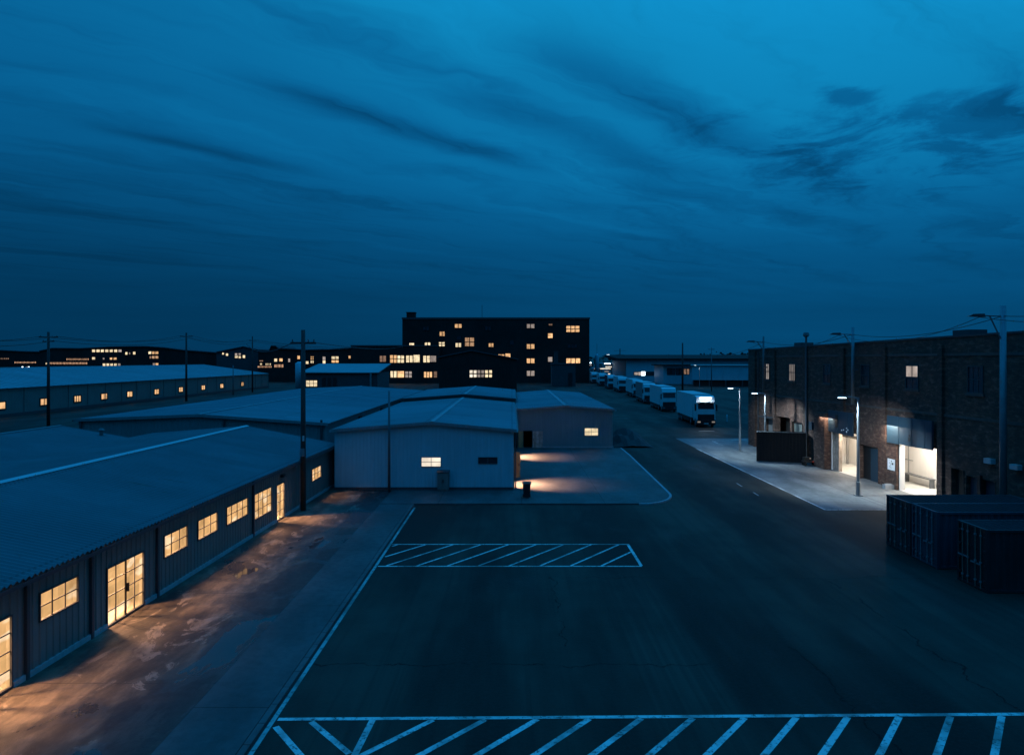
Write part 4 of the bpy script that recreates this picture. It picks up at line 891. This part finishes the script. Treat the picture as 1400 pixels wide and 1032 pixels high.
arm_pole('tall unlit lamp pole on the warehouse wall above the lit street lamp', 26.1, 56.0, 11.5, .12, 1.1, 1.6, 5.6, 'steel')
arm_pole('unlit lamp pole farthest back at the end of the brick warehouse', 25.1, 73.0, 11.35, .1, 1.05, 1.4, 5.6)

def cable(label, pts, sag, r=.022, n=14, group='overhead wires'):
    P = []
    for a, c in zip(pts, pts[1:]):
        a, c = Vector(a), Vector(c)
        for i in range(n):
            t = i / n; q = a.lerp(c, t); q.z -= sag * 4 * t * (1 - t); P.append(q)
    P.append(Vector(pts[-1])); b = MB(); b.tube(P, r, 5)
    tag(b.build('overhead_wire', M['wire']), label, 'wire', group)
A1, A2, A3 = (25.8, 38.5, 11.3), (26.05, 56, 10.95), (25.1, 73, 10.8)
cable('upper overhead wire running along the tops of the warehouse lamp poles', [(26.3, 22, 12.2), A1, A2, A3, (24.6, 92, 9.6)], .55, .02)
cable('lower overhead wire slung under the first along the warehouse lamp poles', [(26.2, 22, 11.8), (24.6, 38.5, 11.25), (25, 56, 10.88), (24.1, 73, 10.7)], .85, .018)
for k, (dx, z, lab) in enumerate(((-1.1, 12.2, 'front overhead wire strung between the cross-arm poles of the far long shed'), (1.1, 12.2, 'rear overhead wire strung between the cross-arm poles of the far long shed'), (.6, 11.6, 'lower overhead wire strung between the cross-arm poles of the far long shed'))):
    cable(lab, [(-52 + dx, 55, z - .3), (-63 + dx, 99.4, z), (-70.8 + dx, 159, z + 2.1), (-72.4 + dx, 204, z + 2.4), (-60, 300, z + 2)], 1.0, .04)
cable('overhead wire leading from the tall timber pole to the dark factory', [(-11.9, 43.5, 10.05), (-24, 160, 12), (-42, 281, 14.5)], .5, .03)
cable('overhead wire leading left from the tall timber pole', [(-13.0, 43.5, 10.05), (-40, 110, 11.5), (-72.4, 204, 14.4)], .9, .03)

def flood_mast(label, px, py, Y, n=2, sz=.55):
    x, y, z = at(px, py, Y); t = thing('floodlight_mast', label, 'floodlight', (x, y, 0), 0, 'distant floodlights on the skyline')
    b = MB(); b.tube([(0, 0, 0), (0, 0, z)], [.2, .1], 8); b.build('mast', M['steel_d'], t)
    b = MB(); b.box(-sz, sz, -.08, .25, z - sz * .7, z + sz * .7); b.build('lamp_housing', M['steel_d'], t); b = MB(); b.box(-sz * .9, sz * .9, -.12, -.085, z - sz * .6, z + sz * .6); b.build('lamp_lens', M['flood'], t)
for px, py, sz, lab in ((831.5, 486, .8, 'bright floodlight on a mast above the lit canopy'), (807.5, 496, .45, 'small floodlight at the factory corner'), (849, 489, .4, 'thin floodlight mast right of the lit canopy'), (994.5, 488, .6, 'pale floodlight left of a pair above the loading shed'), (999, 488.4, .45, 'tiny floodlight beside another one above the loading shed'),
                        (1012, 486.6, .9, 'left of the two brightest blue-white floodlights beside the warehouse corner'), (1020.5, 486.6, .9, 'right of the two brightest blue-white floodlights, touching the warehouse corner'), (1015.8, 493, .45, 'dim lamp just below the pair of blue-white floodlights'), (1021, 495.6, .4, 'lowest lamp at the warehouse corner under the floodlights')):
    flood_mast(lab, px, py, 390, sz=sz)

# ------------------------------------------------------------------ yard furniture
t = thing('wheelie_bin', 'black wheelie bin standing in the warm light on the concrete yard', 'bin', (.95, 47.5, SL + .02)); b = MB()
b.hexa([(-.2, -.24, .08), (.2, -.24, .08), (.2, .24, .08), (-.2, .24, .08), (-.26, -.3, .93), (.26, -.3, .93), (.26, .3, .93), (-.26, .3, .93)]); b.box(-.285, .285, -.325, .325, .88, .935); b.build('bin_body', M['black'], t)
b = MB(); b.prism([(-.34, .94), (.34, .94), (.3, .99), (-.2, 1.04)], 'x', -.29, .29); b.tube([(-.2, .36, .97), (.2, .36, .97)], .02); b.build('lid', M['black'], t)
for s in (-1, 1): b = MB(); b.tube([(s * .2, .2, .1), (s * .26, .2, .1)], .1, 14); b.build('wheel', M['tyre'], t)
t = thing('electrical_cabinet', 'grey electrical cabinet against the wall below the white lit window', 'cabinet', (-4.7, 49.95, SL + .02)); b = MB(); b.box(-.38, .38, -.2, .3, .08, 1.26); b.box(-.34, .34, -.16, .28, 0, .08); b.build('cabinet_body', M['wall_d'], t)
b = MB(); b.hexa([(-.42, -.25, 1.26), (.42, -.25, 1.26), (.42, .3, 1.3), (-.42, .3, 1.3), (-.42, -.25, 1.3), (.42, -.25, 1.3), (.42, .3, 1.37), (-.42, .3, 1.37)]); b.build('cabinet_roof', M['trim'], t)
for k in (-1, 1): b = MB(); b.box(min(k * .01, k * .35), max(k * .01, k * .35), -.225, -.2, .14, 1.2); d = b.build('door', M['wall_d'], t); q = MB(); q.box(k * .05 - .015, k * .05 + .015, -.26, -.225, .6, .78); q.build('handle', M['black'], d)
t = thing('bollard', 'thin pale bollard beside the front of the nearest truck', 'bollard', (31.3, 106.5, .004)); b = MB(); b.tube([(0, 0, 0), (0, 0, .95), (0, 0, 1.05)], [.11, .11, .05], 12); b.build('bollard_post', M['cap'], t); b = MB(); b.tube([(0, 0, .7), (0, 0, .85)], .115, 12); b.build('reflective_band', M['paper'], t)

# ------------------------------------------------------------------ far woodland and hills
b = MB()
for i in range(5200):
    x = random.uniform(-260, 420); y = random.uniform(520, 600); hmax = 11.6 + 2.2 * math.sin(x * .043) + 1.3 * math.sin(x * .16 + 1) + random.gauss(0, .7)
    z = random.uniform(0, 1) ** .7 * hmax; s = random.uniform(.5, 1.6); a = random.uniform(0, 3.14); c, d = math.cos(a) * s, math.sin(a) * s; e = random.uniform(-.6, .6) * s
    b.quad((x - c, y - d, z - e), (x - d * .4, y + c * .4, z + s * .7), (x + c, y + d, z + e), (x + d * .4, y - c * .4, z - s * .7))
tag(b.build('woodland', M['leaf']), 'far dark strip of woodland on the horizon', 'woodland', kind='stuff')
b = MB(); N = 60; pr = [(-1800 + 3600 * i / N, 16 + 4 * math.sin(i * .55) + 3 * math.sin(i * 1.3 + 1)) for i in range(N + 1)]
for (xa, za), (xb, zb) in zip(pr, pr[1:]): b.quad((xa, 1500, -1), (xb, 1500, -1), (xb, 1800, zb), (xa, 1800, za)); b.quad((xa, 1800, za), (xb, 1800, zb), (xb, 2300, -1), (xa, 2300, -1))
tag(b.build('hills', M['leaf']), kind='structure')

# ------------------------------------------------------------------ dusk sky
W = bpy.data.worlds.new('World'); scn.world = W; W.use_nodes = True; nt = W.node_tree
for n in list(nt.nodes): nt.nodes.remove(n)
g = G(nt); out = g.n('ShaderNodeOutputWorld'); bg = g.n('ShaderNodeBackground'); nt.links.new(bg.outputs[0], out.inputs[0])
D = g.vm('NORMALIZE', g.n('ShaderNodeTexCoord').outputs['Generated']); dx, dy, dz = g.sep(D)
S = Vector((.5, 1, .5)).normalized(); dt = g.vm('DOT_PRODUCT', D, tuple(S))
def ramp(v, pts):
    x = g.n('ShaderNodeFloatCurve'); c = x.mapping.curves[0]
    while len(c.points) < len(pts): c.points.new(.5, .5)
    for p, (a, q) in zip(c.points, pts): p.location = (a, q); p.handle_type = 'AUTO'
    x.mapping.update(); g.put(x.inputs['Value'], v); return x.outputs[0]
A = ramp(g.m('MAXIMUM', dz, 0.0), [(0, .068), (.06, .074), (.15, .118), (.27, .255), (.42, .36), (.55, .55), (.75, .95), (1, 1)])
Bz = ramp(g.m('MULTIPLY_ADD', dt, .5, .5), [(0, .42), (.45, .43), (.72, .49), (.82, .54), (.95, .8), (1, 1.0)])
bri = g.m('MULTIPLY', g.m('MULTIPLY', A, Bz), .92)
zc = g.m('MAXIMUM', dz, .03); px_, py_ = g.m('DIVIDE', dx, zc), g.m('DIVIDE', dy, zc); pl = g.comb(px_, py_)
u = g.vm('DOT_PRODUCT', pl, (.67, .74, 0)); v = g.vm('DOT_PRODUCT', pl, (-.74, .67, 0))
wob = g.m('MULTIPLY_ADD', g.noise(pl, .9, 4, .6), .9, -.45); vv = g.m('ADD', v, wob)
fade = g.step(dz, .05, .16)
cir = g.noise(g.comb(g.m('MULTIPLY', u, .34), g.m('MULTIPLY', vv, 1.5)), 1.0, 7, .62, .5)
cir2 = g.noise(g.comb(g.m('MULTIPLY', u, .7), g.m('MULTIPLY', vv, 4.5), 3.0), 1.0, 6, .6, .4)
dk = g.m('MULTIPLY', g.step(cir, .45, .7), fade); dk2 = g.m('MULTIPLY', g.step(cir2, .5, .75), fade)
# dark feathered streaks where the photo has them
def streak(v0, w, u0, u1, amp):
    k = g.m('POWER', 2.718, g.m('MULTIPLY', g.m('POWER', g.m('ABSOLUTE', g.m('DIVIDE', g.m('SUBTRACT', g.m('ADD', v, g.m('MULTIPLY', wob, .35)), v0), w)), 2.0), -1.0))
    e = g.m('MULTIPLY', g.step(u, u0 - .35, u0 + .25), g.step(u, u1 - .5, u1 + .4, 1, 0))
    return g.m('MULTIPLY', g.m('MULTIPLY', k, e), g.m('MULTIPLY', g.m('MULTIPLY_ADD', cir2, .9, .5), amp))
s1 = streak(2.45, .11, 1.4, 2.9, .5); s2 = streak(3.42, .1, 1.2, 2.1, .42); s3 = streak(1.5, .16, 1.8, 3.4, .42); s4 = streak(1.95, .14, 1.9, 3.6, .38)
# puffs right of centre
pn = g.noise(g.comb(g.m('MULTIPLY', px_, 1.25), g.m('MULTIPLY', py_, 1.0), 8.0), 1.9, 9, .66, .5)
ex, ey = g.m('DIVIDE', dx, dy), g.m('DIVIDE', dz, dy)
def blob(cx, cy, rx, ry):
    return g.m('POWER', 2.718, g.m('MULTIPLY', g.m('ADD', g.m('POWER', g.m('ABSOLUTE', g.m('DIVIDE', g.m('SUBTRACT', ex, cx), rx)), 2.0), g.m('POWER', g.m('ABSOLUTE', g.m('DIVIDE', g.m('SUBTRACT', ey, cy), ry)), 2.0)), -1.0))
pm = g.m('ADD', blob(.5, .29, .24, .07), g.m('MULTIPLY', blob(.7, .33, .12, .05), .7)); pm = g.m('ADD', pm, g.m('MULTIPLY', blob(.448, .365, .035, .014), 1.1)); pm = g.m('MULTIPLY', pm, g.m('GREATER_THAN', dy, 0.0))
puff = g.m('MULTIPLY', g.step(g.m('ADD', pn, g.m('MULTIPLY', pm, .22)), .58, .78), g.m('MINIMUM', g.m('MULTIPLY', pm, 1.3), 1.0))
tot = g.m('ADD', g.m('MULTIPLY', dk, .3), g.m('MULTIPLY', dk2, .09))
for s in (s1, s2, s3, s4, g.m('MULTIPLY', puff, .44)): tot = g.m('ADD', tot, s)
tot = g.m('MINIMUM', tot, .62)
glow = g.m('MULTIPLY', g.m('MULTIPLY', g.step(g.noise(g.comb(g.m('MULTIPLY', u, .28), g.m('MULTIPLY', vv, 2.4), 11.0), 1.0, 5, .55), .52, .72), fade), .13)
band = g.m('MULTIPLY', g.noise(g.comb(g.m('MULTIPLY', ex, 1.2), g.m('MULTIPLY', ey, 16.0), 2.0), 1.6, 5, .55), g.step(dz, .02, .3, 1, 0))
fac = g.m('MULTIPLY', g.m('ADD', g.m('SUBTRACT', 1.0, tot), glow), g.m('MULTIPLY_ADD', band, .5, .86))
fin = g.m('MULTIPLY', bri, fac)
col = g.mix(g.step(fin, .03, .25), C3(.018, 1, 2.72), C3(.018, 1, 2.14)); col = g.mix(g.step(dz, .45, .8), col, C3(.02, 1, 3.0))
sc = g.vm('SCALE', col); nt.links.new(fin, [n for n in nt.nodes if n.bl_idname == 'ShaderNodeVectorMath' and n.operation == 'SCALE'][-1].inputs['Scale'])
nt.links.new(sc, bg.inputs[0]); bg.inputs[1].default_value = 1.0

# last glow of the sun, below the clouds: very weak, very soft
sl = bpy.data.lights.new('sun', 'SUN'); sl.energy = .02; sl.angle = R(40); sl.color = (.5, .8, 1)
so = bpy.data.objects.new('sun', sl); COL.objects.link(so); so.rotation_euler = (R(55), 0, R(155))

# ------------------------------------------------------------------ camera and render settings
cd = bpy.data.cameras.new('camera'); cam = bpy.data.objects.new('camera', cd); COL.objects.link(cam); scn.camera = cam
cam.location = (0, 0, EYE); cam.rotation_euler = (R(90), 0, 0); cd.sensor_width = 36; cd.lens = 36 * 1000 / 1400; cd.shift_y = -24 / 1400; cd.clip_end = 8000; cd.clip_start = .1
scn.view_settings.view_transform = 'Standard'; scn.view_settings.look = 'None'; scn.view_settings.exposure = 0; scn.view_settings.gamma = 1
scn.render.engine = 'CYCLES'; scn.cycles.use_denoising = True
scn.cycles.max_bounces = 6; scn.cycles.transparent_max_bounces = 8; scn.cycles.sample_clamp_indirect = 3.0
